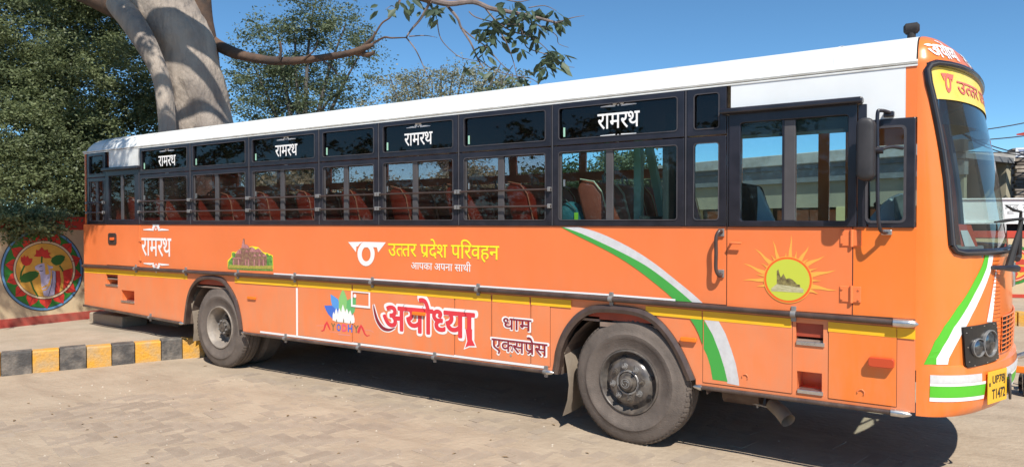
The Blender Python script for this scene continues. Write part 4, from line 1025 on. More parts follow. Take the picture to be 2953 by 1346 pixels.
# headlight box
hb = f4([(395, 618), (566, 590), (578, 780), (424, 826), (408, 815)])
M['hlblack'] = mat('headlight_black', (.012, .011, .012), .3, coat=.4)
hl = fpatch('headlight', hb, M['hlblack'], .022)
q4 = [F(x, y) for x, y in f4([(395, 618), (566, 590), (578, 780), (420, 826)])]
n_ = 10; ring = []
for a, b in zip(q4, q4[1:] + q4[:1]):
    for i in range(n_): ring.append((a[0] + (b[0] - a[0]) * i / n_, a[1] + (b[1] - a[1]) * i / n_))
fa, fb_ = fsurf(0), fsurf(.022)
mb = MB(); N = len(ring); mb.add([fa(*p) for p in ring] + [fb_(*p) for p in ring], [(i, (i + 1) % N, (i + 1) % N + N, i + N) for i in range(N)]); mb.build('headlight_rim', M['blackdull'], hl)
def lamp(cx4, cy4, r, m):
    cy_, cz_ = F(*f4([(cx4, cy4)])[0]); f0_ = fsurf(.02); c = Vector(f0_(cy_, cz_)); nn = (Vector(fsurf(.12)(cy_, cz_)) - c).normalized()
    a = nn.cross(Vector((0, 0, 1))).normalized(); b = nn.cross(a)
    mb = MB(); prof = [(1.08, .0), (1.08, .016), (1.0, .018), (.96, .004)]; n = 28; vs = []
    for rr, h in prof:
        for k in range(n): t = 2 * math.pi * k / n; vs.append(c + (a * math.cos(t) + b * math.sin(t)) * r * rr + nn * h)
    mb.add(vs, [(i * n + k, i * n + (k + 1) % n, (i + 1) * n + (k + 1) % n, (i + 1) * n + k) for i in range(3) for k in range(n)])
    rg = mb.build('lamp_ring', M['steel'], hl, smooth=True)
    mb = MB(); vs = []
    for rr, h in ((.97, .006), (.8, .012), (.5, .018), (.2, .02)):
        for k in range(n): t = 2 * math.pi * k / n; vs.append(c + (a * math.cos(t) + b * math.sin(t)) * r * rr + nn * h)
    mb.add(vs, [(i * n + k, i * n + (k + 1) % n, (i + 1) * n + (k + 1) % n, (i + 1) * n + k) for i in range(3) for k in range(n)] + [tuple(3 * n + k for k in range(n))])
    mb.build('lamp_lens', m, hl, smooth=True)
lens = mat('headlight_lens', (.16, .17, .19), .10, metal=.9, var=.6, vscale=25)
lamp(468, 722, .058, lens); lamp(528, 700, .085, lens)
mb = MB()
for a, b in zip(q4, q4[1:] + q4[:1]):
    for t in (.12, .5, .88):
        y_, z_ = a[0] + (b[0] - a[0]) * t, a[1] + (b[1] - a[1]) * t; cyc = sum(p[0] for p in q4) / 4; czc = sum(p[1] for p in q4) / 4
        y_ += (cyc - y_) * .07; z_ += (czc - z_) * .05; p = Vector(fsurf(.024)(y_, z_)); mb.box(p.x - .003, p.x + .004, p.y - .003, p.y + .003, p.z - .003, p.z + .003)
mb.build('headlight_screws', M['chrome'], hl)['kind'] = 'stuff'
# grille: dark backing, orange slats and uprights; fine louvres beside it
f3 = lambda pts: [(2770 + x / 3.667, 880 + y / 3.667) for x, y in pts]
gy0 = F(*f3([(428, 200)])[0])[0]; gzt = F(*f3([(428, 118)])[0])[1]; gzb = F(*f3([(445, 480)])[0])[1]
gw = W - gy0
gr = front_sheet('grille', gzb, gzt, lambda z: (gy0, gw), M['blackdull'], 4, 24, lift=.003)
for j in range(9):
    z = gzb + (gzt - gzb) * j / 8; f_ = fsurf(.010)
    mb = MB(); pts = [f_(y, z) for y in np.linspace(gy0 - .01, gw + .01, 18)]; mb.tube(pts, .0048, 6); mb.build('grille_slat', M['orange_front_haze'], gr)
for i in range(13):
    y = gy0 + (gw - gy0) * i / 12; f_ = fsurf(.008); mb = MB().tube([f_(y, gzb), f_(y, gzt)], .0028, 6); mb.build('grille_upright', M['orange_front_haze'], gr)
mb = MB()
ly0 = F(*f3([(345, 300)])[0])[0]
for sgn in (0, 1):
    for j in range(26):
        z = .99 + j * .026
        if z > 1.62: break
        a, b = (ly0, gy0 - .02) if sgn == 0 else (W - gy0 + .02, W - ly0)
        f_ = fsurf(.001); mb.tube([f_(y, z) for y in np.linspace(a, b, 5)], .0045, 4)
o = mb.build('louvres', M['orange_front_haze'], bus); o['kind'] = 'stuff'
# badge on the centre line
bc = F(2770 + 540 / 3.913, 600 + 880 / 3.913)
p = Vector(fsurf(.012)(W / 2, 1.46)); MB().tube([(p.x - .01, W / 2 + .07 * math.cos(t), 1.45 + .09 * math.sin(t)) for t in np.linspace(0, 6.2832, 25)], .012, 8, caps=False).tube([(p.x, W / 2, 1.36), (p.x, W / 2, 1.54)], .012, 8).build('front_badge', M['chrome'], bus, smooth=True)
# bumper
BZ0, BZ1 = .556, .90
def bump_b(z): return .03
vs = []; prof = [(.885, -.03), (BZ1, -.005), (BZ1 - .012, .028), (.80, .035), (.70, .033), (.62, .022), (.575, .0), (BZ0, -.04)]
nn_ = 44
for (z, b) in prof:
    for i in range(nn_ + 1):
        y = W * .5 * (1 - math.cos(math.pi * i / nn_)); x = front(y, z, b + .0)
        if i in (0, nn_): x = XF + .004
        n2 = fsurf(max(0, b * .35), b)(y, z); vs.append((x + .002, y - (0 if i else .0), z))
n = nn_ + 1
bmp = MB().add(vs, [(j * n + i, j * n + i + 1, (j + 1) * n + i + 1, (j + 1) * n + i) for j in range(len(prof) - 1) for i in range(nn_)]).build('bumper', M['orange_front_haze'], bus, smooth=True)
def bband(name, z0, z1, y0, y1, m, lift=.003):
    vs = []; ys = [y0 + (y1 - y0) * .5 * (1 - math.cos(math.pi * i / 24)) for i in range(25)]
    tb = sorted([(z, b) for z, b in prof[1:]]); zs = [z0 + (z1 - z0) * j / 4 for j in range(5)]
    for z in zs:
        for y in ys: b = interp(z, tb); p = fsurf(lift, b)(max(y, .012), z); vs.append((p[0] + .002, p[1], p[2]))
    return MB().add(vs, [(j * 25 + i, j * 25 + i + 1, (j + 1) * 25 + i + 1, (j + 1) * 25 + i) for j in range(4) for i in range(24)]).build(name, m, bmp, smooth=True)
zl = lambda y: F(2700, 600 + y / 1.8065, .03)[1]
py0 = F(2550 + 520 / 1.8065, 1110, .03)[0]; py1 = F(2550 + 613 / 1.8065, 1110, .03)[0]
bband('silver_band', zl(910), zl(868), .012, F(2550 + 500 / 1.8065, 1100, .03)[0], M['reflective']); bband('white_band', zl(926), zl(911), .012, py0, M['text_white']); bband('green_band', zl(985), zl(927), .012, py0, M['brightgreen']); bband('white_band', zl(1006), zl(986), .012, py0, M['text_white'])
for a, b in ((py1 + .02, W - .012),):
    bband('silver_band', zl(910), zl(868), a, b, M['reflective']); bband('white_band', zl(926), zl(911), a, b, M['text_white']); bband('green_band', zl(985), zl(927), a, b, M['brightgreen']); bband('white_band', zl(1006), zl(986), a, b, M['text_white'])
# number plate: flat board standing just off the bumper
pa_ = Vector(fsurf(.02, .03)(py0, .74)); pb_ = Vector(fsurf(.02, .03)(py1, .74)); du = (pb_ - pa_); du.z = 0; PLW = du.length; du.normalize(); nv = Vector((du.y, -du.x, 0))
pz0, pz1 = F(2550 + 520 / 1.8065, 600 + 1020 / 1.8065, .05)[1], F(2550 + 520 / 1.8065, 600 + 855 / 1.8065, .05)[1]
def pl(u, z, l): p = pa_ + du * u + nv * l; return (p.x, p.y, z)
mb = MB(); q = [pl(u, z, l) for u in (0, PLW) for l in (0, .006) for z in (pz0, pz1)]
mb.add(q, [(0, 1, 3, 2), (4, 6, 7, 5), (0, 4, 5, 1), (2, 3, 7, 6), (0, 2, 6, 4), (1, 5, 7, 3)]); npl = mb.build('number_plate', M['platey'], bmp, bevel=.002)
def latin(name, txt, u0, u1, z0, z1, m, parent, sfun, off=.02):
    vs_, fs_ = glyph(txt, off); a, b = min(v[0] for v in vs_), max(v[0] for v in vs_); c, d = min(v[1] for v in vs_), max(v[1] for v in vs_)
    return MB().add([sfun(u0 + (v[0] - a) / (b - a) * (u1 - u0), z0 + (v[1] - c) / (d - c) * (z1 - z0), 0) for v in vs_], fs_).build(name, m, parent)
zm = (pz0 + pz1) / 2; hh = pz1 - pz0
pls = lambda u, z, l: pl(u, z, .0075)
latin('plate_text', 'UP78J', PLW * .22, PLW * .90, zm + hh * .03, zm + hh * .36, M['ink'], npl, pls); latin('plate_text', 'T1472', PLW * .20, PLW * .90, zm - hh * .38, zm - hh * .06, M['ink'], npl, pls)
MB().add([pls(u, z, 0) for u, z in ((PLW * .05, zm + .01), (PLW * .12, zm + .01), (PLW * .12, zm + .035), (PLW * .05, zm + .035))], [(0, 1, 2, 3)]).build('plate_mark', M['ink'], npl)
# fog lamp ring beside the plate, indicator on the ledge
c = fsurf(.02, .03)(py1 + .07, .70); MB().tube([(c[0] + .01, c[1] + .06 * math.cos(t), c[2] + .085 * math.sin(t)) for t in np.linspace(0, 6.2832, 21)], .009, 6, caps=False).tube([(c[0] - .01, c[1], c[2]), (c[0] + .01, c[1], c[2])], .05, 14).build('fog_lamp', M['grey'], bmp, smooth=True)
# wipers
def wiper(px_pts, Yo, nm='wiper'):
    pass
f5 = lambda x, y: (2770 + x / 3.913, 600 + y / 3.913)
def FP(x, y, lift, bump=0):
    p = F(*f5(x, y), bump); return fsurf(lift, bump)(*p)
piv = FP(440, 675, .05); tip = FP(515, 120, .10)
wp = MB().tube([piv, Vector(piv).lerp(Vector(tip), .5), tip], [.026, .02, .010], 8).build('wiper', M['blackdull'], bus, smooth=True)
MB().tube([tip, FP(420, 140, .05), FP(345, 160, .02)], [.01, .012, .006], 6).build('wiper_blade', M['blackdull'], wp)
MB().tube([FP(330, 668, .015), FP(420, 672, .06), FP(480, 675, .08)], [.014, .02, .026], 8).build('wiper_pivot', M['black'], wp, smooth=True)
zc = 1.60
pv = fsurf(.05)(W / 2 + .15, 1.58); tp = fsurf(.10)(W / 2 + .10, 1.93)
wp2_ = MB().tube([pv, Vector(pv).lerp(Vector(tp), .5), tp], [.024, .018, .010], 8).build('wiper', M['blackdull'], bus, smooth=True)
MB().tube([tp, fsurf(.05)(W / 2 - .1, 1.94), fsurf(.02)(W / 2 - .4, 1.97)], [.01, .012, .006], 6).build('wiper_blade', M['blackdull'], wp2_)
MB().tube([fsurf(.04)(W / 2 - .3, ZB - .07), fsurf(.06)(W / 2 + .2, ZB - .07)], .02, 8).build('wiper_bracket', M['blackdull'], bus)

# ================================================================== LETTERING AND EMBLEMS ON THE BUS SIDE
def TX(px): return S(px, 700)[0]
# transport line: yellow
T0, T1 = S(700 + 0, 0) and None, None
def st(x, y): return S(800 + x / 2.348, 650 + y / 2.348)
a, b = st(753, 120), st(1503, 137); z1, z0 = S(800 + 760 / 2.348, 650 + 122 / 2.348)[1], S(800 + 800 / 2.348, 650 + 205 / 2.348)[1]
z1b, z0b = st(1490, 140)[1], st(1490, 232)[1]
lettering('side_lettering', ['उ', ('h', 'त'), 'त', 'र', ' ', ('r', 'प'), 'दे', 'श', ' ', 'पिरवहन'], a[0], b[0], (z0 + z0b) / 2, (z1 + z1b) / 2, M['text_yellow'], bus, side, off=.012, lift=.0062)
a, b = st(908, 255), st(1313, 260); lettering('side_lettering', ['आपका', ' ', 'अपना', ' ', 'साथी'], a[0], b[0], st(1100, 303)[1], st(1100, 258)[1], M['text_white'], bus, side, off=.008, lift=.0062)
# circle-and-wings mark
wing = [st(*p) for p in ((482, 112), (585, 110), (560, 125), (547, 142), (538, 142), (535, 180))]
wing2 = [st(*p) for p in ((585, 110), (737, 114), (685, 182), (680, 160), (676, 148), (640, 146), (600, 148), (575, 150), (557, 160), (565, 128))]
ro_ = [st(603 + 58 * math.cos(t), 190 + (84 if math.sin(t) > 0 else 76) * math.sin(t)) for t in np.linspace(0, 6.2832, 41)[:-1]]
ri_ = [st(604 + 30 * math.cos(t), 196 + (46 if math.sin(t) > 0 else 50) * math.sin(t)) for t in np.linspace(0, 6.2832, 41)[:-1]]
flat('round_mark', [[ro_, ri_], wing, wing2], -.0062, M['text_white'], bus)
# the small wreathed word, repeated on body and upper windows
def wreath(cx, cz, w, parent, y, m):
    h = w * .40
    sf_ = lambda u, z, l: (u, -y - l, z)
    lettering('wreath_word', ['रा', 'म', 'र', 'थ'], cx - w / 2, cx + w / 2, cz - h * .42, cz + h * .40, m, parent, sf_, off=.012)
    P = []
    for s_ in (1, -1):
        zc = cz + s_ * w * .335
        for k in range(7):
            a = R_(-80 + 26.7 * k); dx, dz = math.sin(a), math.cos(a) * s_; L = w * (.14 + .02 * (k == 3)); q = w * .03
            px_, pz_ = -dz, dx
            P.append([(cx + dx * L * .25, zc + dz * L * .25), (cx + dx * L * .75 + px_ * q, zc + dz * L * .75 + pz_ * q), (cx + dx * L, zc + dz * L), (cx + dx * L * .75 - px_ * q, zc + dz * L * .75 - pz_ * q)])
        P.append(circle(cx, zc - s_ * w * .005, w * .022, 10))
        for q in (1, -1): P.append([(cx + q * w * .07, zc - s_ * w * .012), (cx + q * w * .2, zc + s_ * w * .01), (cx + q * w * .43, zc - s_ * w * .008), (cx + q * w * .43, zc - s_ * w * .024), (cx + q * w * .2, zc - s_ * w * .03), (cx + q * w * .07, zc - s_ * w * .034)])
    mb = MB()
    for i, p in enumerate(P): mb.add([(v[0], -y - .0002 - .0001 * i, v[1]) for v in p], [tuple(t) for t in tessellate_polygon([[Vector((v[0], v[1], 0)) for v in p]])])
    mb.build('wreath', m, parent)
c0, c1 = S(220 + 445 / 2.347, 400 + 728 / 2.347), S(220 + 645 / 2.347, 400 + 728 / 2.347)
wreath((c0[0] + c1[0]) / 2, c0[1], c1[0] - c0[0], bus, .0065, M['text_white'])
for (xa, xb, yc, idx) in ((398, 441, 404, 2), (692, 747, 378, 4), (1017, 1087, 349, 6), (1503, 1608, 302, 8)):
    u = [o for o, g, i in ups if i == idx][0]; a = Sd(xa, yc); b = Sd(xb, yc); wreath((a[0] + b[0]) / 2, (a[1] + b[1]) / 2, b[0] - a[0], u, -.004, M['text_white'])
# big red word with a white edge
zt = lambda x, y: S(800 + x / 2.348, 650 + y / 2.348)
a, b = zt(720, 545), zt(1336, 600); zh1, zh0 = (zt(800, 552)[1] + zt(1320, 592)[1]) / 2, (zt(830, 705)[1] + zt(1100, 742)[1]) / 2
pcs = ['अयो', ('h', 'ध'), 'या']
lettering('big_word_edge', pcs, a[0] - .02, b[0] + .02, zh0 - .012, zh1 + .012, M['text_white'], bus, side, off=.075, lift=.0064)
lettering('big_word', pcs, a[0], b[0], zh0, zh1, M['text_red'], bus, side, off=.029, lift=.0084)
tail = smooth_path([zt(655, 532), zt(660, 570), zt(680, 640), zt(715, 690), zt(760, 705), zt(800, 690)], 5)
n = len(tail); flat('word_tail_edge', [stroke(tail, [.03 + .035 * math.sin(math.pi * i / (n - 1)) for i in range(n)])], -.0064, M['text_white'], bus)
flat('word_tail', [stroke(tail, [.006 + .034 * math.sin(math.pi * i / (n - 1)) for i in range(n)])], -.0084, M['text_maroon'], bus)
fl = [zt(*p) for p in ((1278, 700), (1322, 700), (1322, 770), (1342, 812), (1300, 812), (1275, 825), (1290, 780))]
fe = [zt(*p) for p in ((1270, 700), (1332, 700), (1332, 768), (1352, 824), (1305, 822), (1264, 838), (1282, 780))]
flat('word_foot_edge', [fe], -.0070, M['text_white'], bus); flat('word_foot', [fl], -.0092, M['text_red'], bus)
def outlined(pcs, xa, xb, z0, z1, m):
    lettering('route_word_edge', pcs, xa - .01, xb + .01, z0 - .006, z1 + .006, M['text_white'], bus, side, off=.07, lift=.0064)
    lettering('route_word', pcs, xa, xb, z0, z1, m, bus, side, off=.018, lift=.0084)
outlined(['धा', 'म'], zt(1533, 620)[0], zt(1722, 630)[0], (zt(1570, 700)[1] + zt(1700, 712)[1]) / 2, (zt(1570, 628)[1] + zt(1700, 638)[1]) / 2, M['text_maroon'])
outlined(['ए', ('h', 'क'), 'स', ('r', 'पे'), 'स'], zt(1455, 765)[0], zt(1830, 800)[0], (zt(1500, 848)[1] + zt(1780, 872)[1]) / 2, (zt(1500, 770)[1] + zt(1800, 797)[1]) / 2, M['text_maroon'])
# lotus and spires mark with coloured capitals
l6 = lambda pts: [S(900 + x / 6.905, 830 + y / 6.905) for x, y in pts]
flat('lotus_mark', [l6([(250, 348), (380, 345), (480, 365), (560, 440), (500, 560), (420, 620), (330, 520), (280, 430)])], -.0060, M['blue2'], bus)
flat('lotus_mark', [l6([(375, 120), (450, 165), (530, 225), (560, 400), (480, 420), (405, 350), (385, 250)])], -.0063, M['blue1'], bus)
flat('lotus_mark', [l6([(885, 170), (800, 195), (700, 245), (650, 420), (760, 560), (850, 480), (880, 330)])], -.0064, M['green2'], bus)
flat('lotus_mark', [l6([(625, 25), (665, 100), (705, 220), (690, 420), (630, 520), (540, 420), (540, 220), (585, 90)])], -.0066, M['green1'], bus)
sp = [(418, 635), (418, 540), (428, 500), (438, 472), (450, 500), (460, 520), (470, 450), (490, 400), (510, 450), (525, 520), (535, 440), (553, 395), (575, 450), (590, 480), (600, 400), (622, 325), (648, 400), (668, 480), (682, 440), (700, 405), (722, 450), (738, 520), (750, 470), (768, 440), (785, 480), (805, 550), (815, 530), (827, 512), (842, 560), (855, 610), (855, 680), (830, 700), (740, 700), (620, 680), (520, 672), (460, 655)]
flat('spires_mark', [l6(sp)], -.0069, M['text_white'], bus)
flat('spire_doors', [l6([(488, 660), (492, 610), (508, 640), (510, 690)]), l6([(625, 680), (632, 595), (648, 640), (650, 680)]), l6([(765, 700), (772, 645), (782, 660), (784, 705)])], -.0072, M['olive'], bus)
for txt, xa, xb, m in (('Y', 388, 470, 'olive'), ('O', 498, 582, 'blue2'), ('D', 608, 700, 'rosy'), ('H', 722, 812, 'blue2'), ('Y', 838, 938, 'olive')):
    p0_, p1_ = S(900 + xa / 6.905, 955), S(900 + xb / 6.905, 955); yy0 = 850 + (xa - 490) * .085; yy1 = 702 + (xa - 490) * .085
    zz0, zz1 = S(900 + xa / 6.905, 830 + yy0 / 6.905)[1], S(900 + xa / 6.905, 830 + yy1 / 6.905)[1]
    latin('mark_letter', txt, p0_[0], p1_[0], zz0, zz1, M[m], bus, lambda u, z, l: (u, -.0074, z), off=.03)
for P in ([(185, 845), (215, 850), (245, 830), (270, 740), (305, 680), (335, 750), (370, 828)], [(925, 890), (955, 800), (985, 750), (1020, 810), (1060, 910), (1100, 950), (1160, 935)]):
    flat('mark_letter', [stroke(l6(P), [.006, .012, .02, .026, .03, .026, .012] if P[0][0] < 500 else [.03, .034, .03, .026, .018, .012, .005])], -.0074, M['text_red'], bus)
flat('mark_flourish', [stroke(l6([(95, 745), (250, 745)]), .006), stroke(l6([(370, 868), (580, 880)]), .006), stroke(l6([(1060, 830), (1180, 845), (1235, 880)]), .006), stroke(l6([(530, 915), (770, 940)]), .012)], -.0058, M['text_pink'], bus)
# pink temple picture
tp5 = lambda pts: [S(640 + x / 8.383, 660 + y / 8.383) for x, y in pts]
flat('temple_picture', [tp5([(150, 940), (150, 760), (200, 710), (240, 670), (245, 560), (300, 545), (330, 570), (440, 480), (500, 440), (680, 430), (740, 415), (890, 440), (1010, 560), (1110, 580), (1240, 640), (1250, 960), (700, 950)])], -.0054, M['text_yellow'], bus)
flat('temple_picture', [tp5([(155, 930), (165, 790), (210, 730), (260, 680), (250, 580), (300, 560), (340, 600), (350, 930)]), tp5([(1060, 960), (1080, 600), (1110, 590), (1150, 640), (1200, 630), (1235, 680), (1240, 960)])], -.0058, M['treeprint'], bus)
flat('temple_picture', [tp5([(265, 900), (265, 715), (330, 700), (330, 600), (440, 520), (450, 470), (480, 460), (510, 300), (525, 235), (555, 235), (565, 370), (620, 380), (680, 450), (740, 430), (820, 500), (890, 460), (960, 550), (1000, 570), (1100, 655), (1090, 900)])], -.0062, M['temple2'], bus)
flat('temple_picture', [tp5([(330, 600), (400, 510), (460, 480), (475, 600)]), tp5([(550, 470), (560, 375), (625, 385), (690, 470)]), tp5([(670, 550), (735, 430), (800, 470), (840, 560)]), tp5([(815, 550), (885, 455), (940, 500), (1000, 570)]),
    tp5([(265, 715), (480, 715), (470, 690), (270, 690)]), tp5([(570, 550), (610, 500), (660, 560)]), tp5([(770, 660), (800, 590), (855, 670)]), tp5([(890, 650), (920, 580), (970, 660)]), tp5([(990, 655), (1040, 590), (1100, 665)]), tp5([(485, 460), (512, 300), (530, 250), (560, 380), (545, 460)])], -.0066, M['temple1'], bus)
flat('temple_picture', [tp5([(x, 900), (x, 730), (x + 28, 730), (x + 28, 900)]) for x in (280, 400, 570, 640, 780, 900, 1000)], -.0070, M['temple1'], bus)
flat('temple_picture', [tp5([(150, 930), (210, 860), (700, 890), (1240, 880), (1240, 965), (700, 955)])], -.0074, M['lawn'], bus)
flat('temple_picture', [tp5([(150, 945), (700, 965), (1240, 972), (1240, 1015), (700, 1000), (170, 965)])], -.0060, M['treeprint'], bus)
# sun emblem on the driver's door
d2 = lambda x, y: S(2050 + x / 1.957, 640 + y / 1.957)
sc0 = d2(436, 325); rr = (d2(566, 325)[0] - d2(300, 325)[0]) / 2; rz_ = (d2(436, 197)[1] - d2(436, 455)[1]) / 2
rays = []
for (tx, ty, bx, by, w_) in ((185, 232, 305, 285, 24), (248, 148, 345, 235, 26), (350, 100, 385, 215, 22), (455, 70, 450, 205, 22), (555, 135, 505, 215, 24), (645, 190, 540, 240, 26), (710, 270, 560, 300, 30), (715, 385, 560, 362, 30), (180, 328, 310, 325, 24), (255, 296, 310, 302, 14), (258, 365, 310, 355, 16), (285, 232, 325, 255, 12), (340, 185, 365, 215, 12), (425, 170, 425, 205, 12), (484, 160, 480, 208, 12), (552, 205, 525, 228, 12), (606, 258, 550, 275, 14), (628, 328, 562, 330, 14), (612, 402, 560, 385, 18)):
    dx, dy = tx - bx, ty - by; l = math.hypot(dx, dy); nx_, ny_ = -dy / l * w_ / 2, dx / l * w_ / 2
    rays.append([d2(bx + nx_, by + ny_), d2(bx + dx * .35 + nx_ * .55 + ny_ * .2, by + dy * .35 + ny_ * .55), d2(bx + dx * .7 + nx_ * .55, by + dy * .7 + ny_ * .55), d2(tx, ty), d2(bx + dx * .65 - nx_ * .1, by + dy * .65 - ny_ * .1), d2(bx + dx * .3 - nx_ * .8, by + dy * .3 - ny_ * .8), d2(bx - nx_, by - ny_)])
flat('sun_rays', rays, -.0115, M['lightorange'], dd)
flat('sun_ring', [circle(sc0[0], sc0[1], rr * 1.04, 48, rz_ * 1.02)], -.0150, M['lightorange'], dd)
flat('sun_ring', [circle(sc0[0], sc0[1], rr * 1.01, 48, rz_ * .99)], -.0155, M['darkorange'], dd)
flat('sun_disc', [circle(sc0[0], sc0[1], rr * .92, 48, rz_ * .90)], -.016, M['disc'], dd)
flat('sun_temple', [[d2(*p) for p in ((375, 350), (375, 275), (384, 265), (393, 300), (398, 312), (412, 290), (428, 320), (445, 315), (465, 325), (490, 350), (505, 352), (508, 370), (372, 352))]], -.0165, M['sepia'], dd)
flat('sun_temple', [[d2(*p) for p in ((345, 372), (375, 348), (510, 368), (526, 380), (524, 398), (344, 388))]], -.0170, mat('pale_print', (.6, .55, .35), .5, col2=(.35, .32, .15), vscale=30, stretch=(1, 1, 8)), dd)
# tricolour curve across the side
b7 = lambda x, y: S(1550 + x / 1.807, 650 + y / 1.807)
up_w = [b7(*p) for p in ((150, 7), (260, 30), (380, 72), (500, 130), (620, 205), (720, 282), (810, 355), (876, 417))]
mid_w = [b7(*p) for p in ((132, 9), (230, 42), (340, 92), (450, 145), (560, 205), (650, 268), (740, 340), (815, 412))]
lo_g = [b7(*p) for p in ((125, 10), (220, 62), (320, 108), (430, 168), (530, 235), (620, 305), (680, 355), (722, 400))]
wj = [b7(*p) for p in ((215, 7), )]
def clipz(P): return P
flat('white_curve', [[b7(215, 8)] + smooth_path([b7(*p) for p in ((215, 8), (300, 30), (400, 72), (510, 130), (620, 203), (720, 282), (810, 355), (868, 408))], 3) + smooth_path([b7(*p) for p in ((812, 402), (740, 340), (650, 268), (560, 205), (450, 145), (340, 92), (230, 42), (135, 8))], 3)], -.0062, M['reflective'], bus)
flat('green_curve', [smooth_path([b7(*p) for p in ((135, 8), (230, 42), (340, 92), (450, 145), (560, 205), (650, 268), (740, 340), (812, 402))], 3) + smooth_path([b7(*p) for p in ((722, 396), (680, 355), (620, 305), (530, 235), (430, 168), (320, 108), (220, 58), (124, 8))], 3)], -.0064, M['green'], bus)
flat('white_curve', [[b7(*p) for p in ((870, 490), (942, 490), (980, 560), (1010, 640), (1035, 720), (1050, 800), (1052, 832), (990, 820), (975, 740), (950, 660), (915, 570))]], -.0066, M['reflective'], bus)
flat('green_curve', [[b7(*p) for p in ((795, 482), (862, 486), (862, 600), (905, 700), (920, 798), (915, 802), (905, 740), (862, 630), (840, 560))][:3] + [b7(*p) for p in ((862, 620), (840, 560), (820, 520))]], -.0066, M['green'], bus)
flat('green_curve', [[b7(*p) for p in ((868, 492), (915, 570), (950, 660), (975, 740), (992, 812), (914, 800), (902, 730), (885, 675), (868, 640))]], -.0068, M['green'], bus)

# front dome lettering and banner lettering
def fl_(lift): 
    g = fsurf(lift)
    return lambda u, z, l: g(u, z, l)
def onf(x, y): return F(2550 + x / 2.134, 50 + y / 2.134)
a, b = onf(272, 200), onf(438, 235)
lettering('dome_lettering', ['अयो', ('h', 'ध'), 'या'], a[0], b[0], onf(340, 245)[1], onf(350, 178)[1], M['text_white'], cowl, fl_(.004), off=.03)
a = onf(505, 290)
lettering('dome_lettering', ['रा', 'म', 'र', 'थ'], max(b[0] + .12, a[0]), max(b[0] + .12, a[0]) + .5, onf(340, 245)[1], onf(350, 178)[1], M['text_white'], cowl, fl_(.004), off=.03)
pk = mat('banner_pink_print', (.70, .16, .13), .5)
a = onf(450, 420)
lettering('banner_lettering', ['उ', ('h', 'त'), 'त', 'र', ' ', ('r', 'प'), 'दे', 'श'], a[0], a[0] + .9, 2.72, 2.80, pk, bn, fl_(-.001), off=.02)
a = onf(350, 375); b = onf(432, 400)
fm = lambda x, y: (a[0] + (x - 482) / 255 * (b[0] - a[0]), 2.71 + (275 - y) / 165 * .13)
mb = MB()
for P in ([fm(*p) for p in ((482, 112), (585, 110), (560, 125), (547, 142), (538, 142), (535, 180))], [fm(*p) for p in ((585, 110), (737, 114), (685, 182), (680, 160), (640, 146), (575, 150))]):
    mb.add([fsurf(-.001)(max(p[0], .02), p[1]) for p in P], [tuple(t) for t in tessellate_polygon([[Vector((p[0], p[1], 0)) for p in P]])])
rg = [[fm(603 + r1 * math.cos(t), 190 + r2 * math.sin(t)) for t in np.linspace(0, 6.2832, 25)[:-1]] for r1, r2 in ((58, 82), (30, 48))]
mb.add([fsurf(-.0008)(max(p[0], .02), p[1]) for P in rg for p in P], [tuple(t) for t in tessellate_polygon([[Vector((p[0], p[1], 0)) for p in P] for P in rg])])
mb.build('banner_mark', pk, bn)

# ================================================================== SEATS
def seat_meshes():
    # local: x forward, y across, z up, origin at floor
    b = MB().prism_y([[(-.08, .42), (.09, .42), (.06, .75), (-.01, 1.0), (-.08, 1.09), (-.22, 1.12), (-.27, 1.04), (-.18, .72)]], -.225, .225).build('passenger_seat', M['seat'], None, bevel=.035)
    b.data.polygons.foreach_set('use_smooth', [True] * len(b.data.polygons)); b.data.set_sharp_from_angle(angle=R_(60))
    me = b.data; bpy.data.objects.remove(b)
    c = MB().box(-.05, .38, -.21, .21, .40, .52).build('seat_cushion', M['seat'], None, bevel=.04); mc = c.data; bpy.data.objects.remove(c)
    pts = [(.092, -.228, .45), (.062, -.228, .75), (-.008, -.228, 1.01), (-.085, -.228, 1.10), (-.22, -.228, 1.125)]
    p_ = MB().tube(pts, .006, 5).tube([(x, .215, z) for x, y, z in pts], .006, 5).build('seat_piping', M['piping'], None); mp = p_.data; bpy.data.objects.remove(p_)
    l = MB().box(.0, .04, -.18, -.14, 0, .4).box(.0, .04, .14, .18, 0, .4).box(.25, .29, .1, .14, 0, .4).build('seat_leg', M['blackdull'], None); ml = l.data; bpy.data.objects.remove(l)
    h = MB().tube([(-.14, .08, 1.08), (-.16, .09, 1.17), (-.17, .14, 1.19), (-.16, .19, 1.17), (-.14, .20, 1.08)], .011, 6).build('grab_loop', M['steel'], None); mh_ = h.data; bpy.data.objects.remove(h)
    return me, mc, mp, ml, mh_
SM = seat_meshes()
xr = np.linspace(-10.95, -2.75, 12)
for i, x in enumerate(xr):
    for y in (.30, .74, 1.42, 1.84, 2.26):
        s = link('passenger_seat', SM[0], bus, (x + random.uniform(-.01, .01), y, 1.10)); wl = Vector((x, y, 1.04))
        for nm, me in (('seat_cushion', SM[1]), ('seat_piping', SM[2]), ('seat_legs', SM[3]), ('grab_loop', SM[4])):
            o = bpy.data.objects.new(nm, me); COL.objects.link(o); o.parent = s
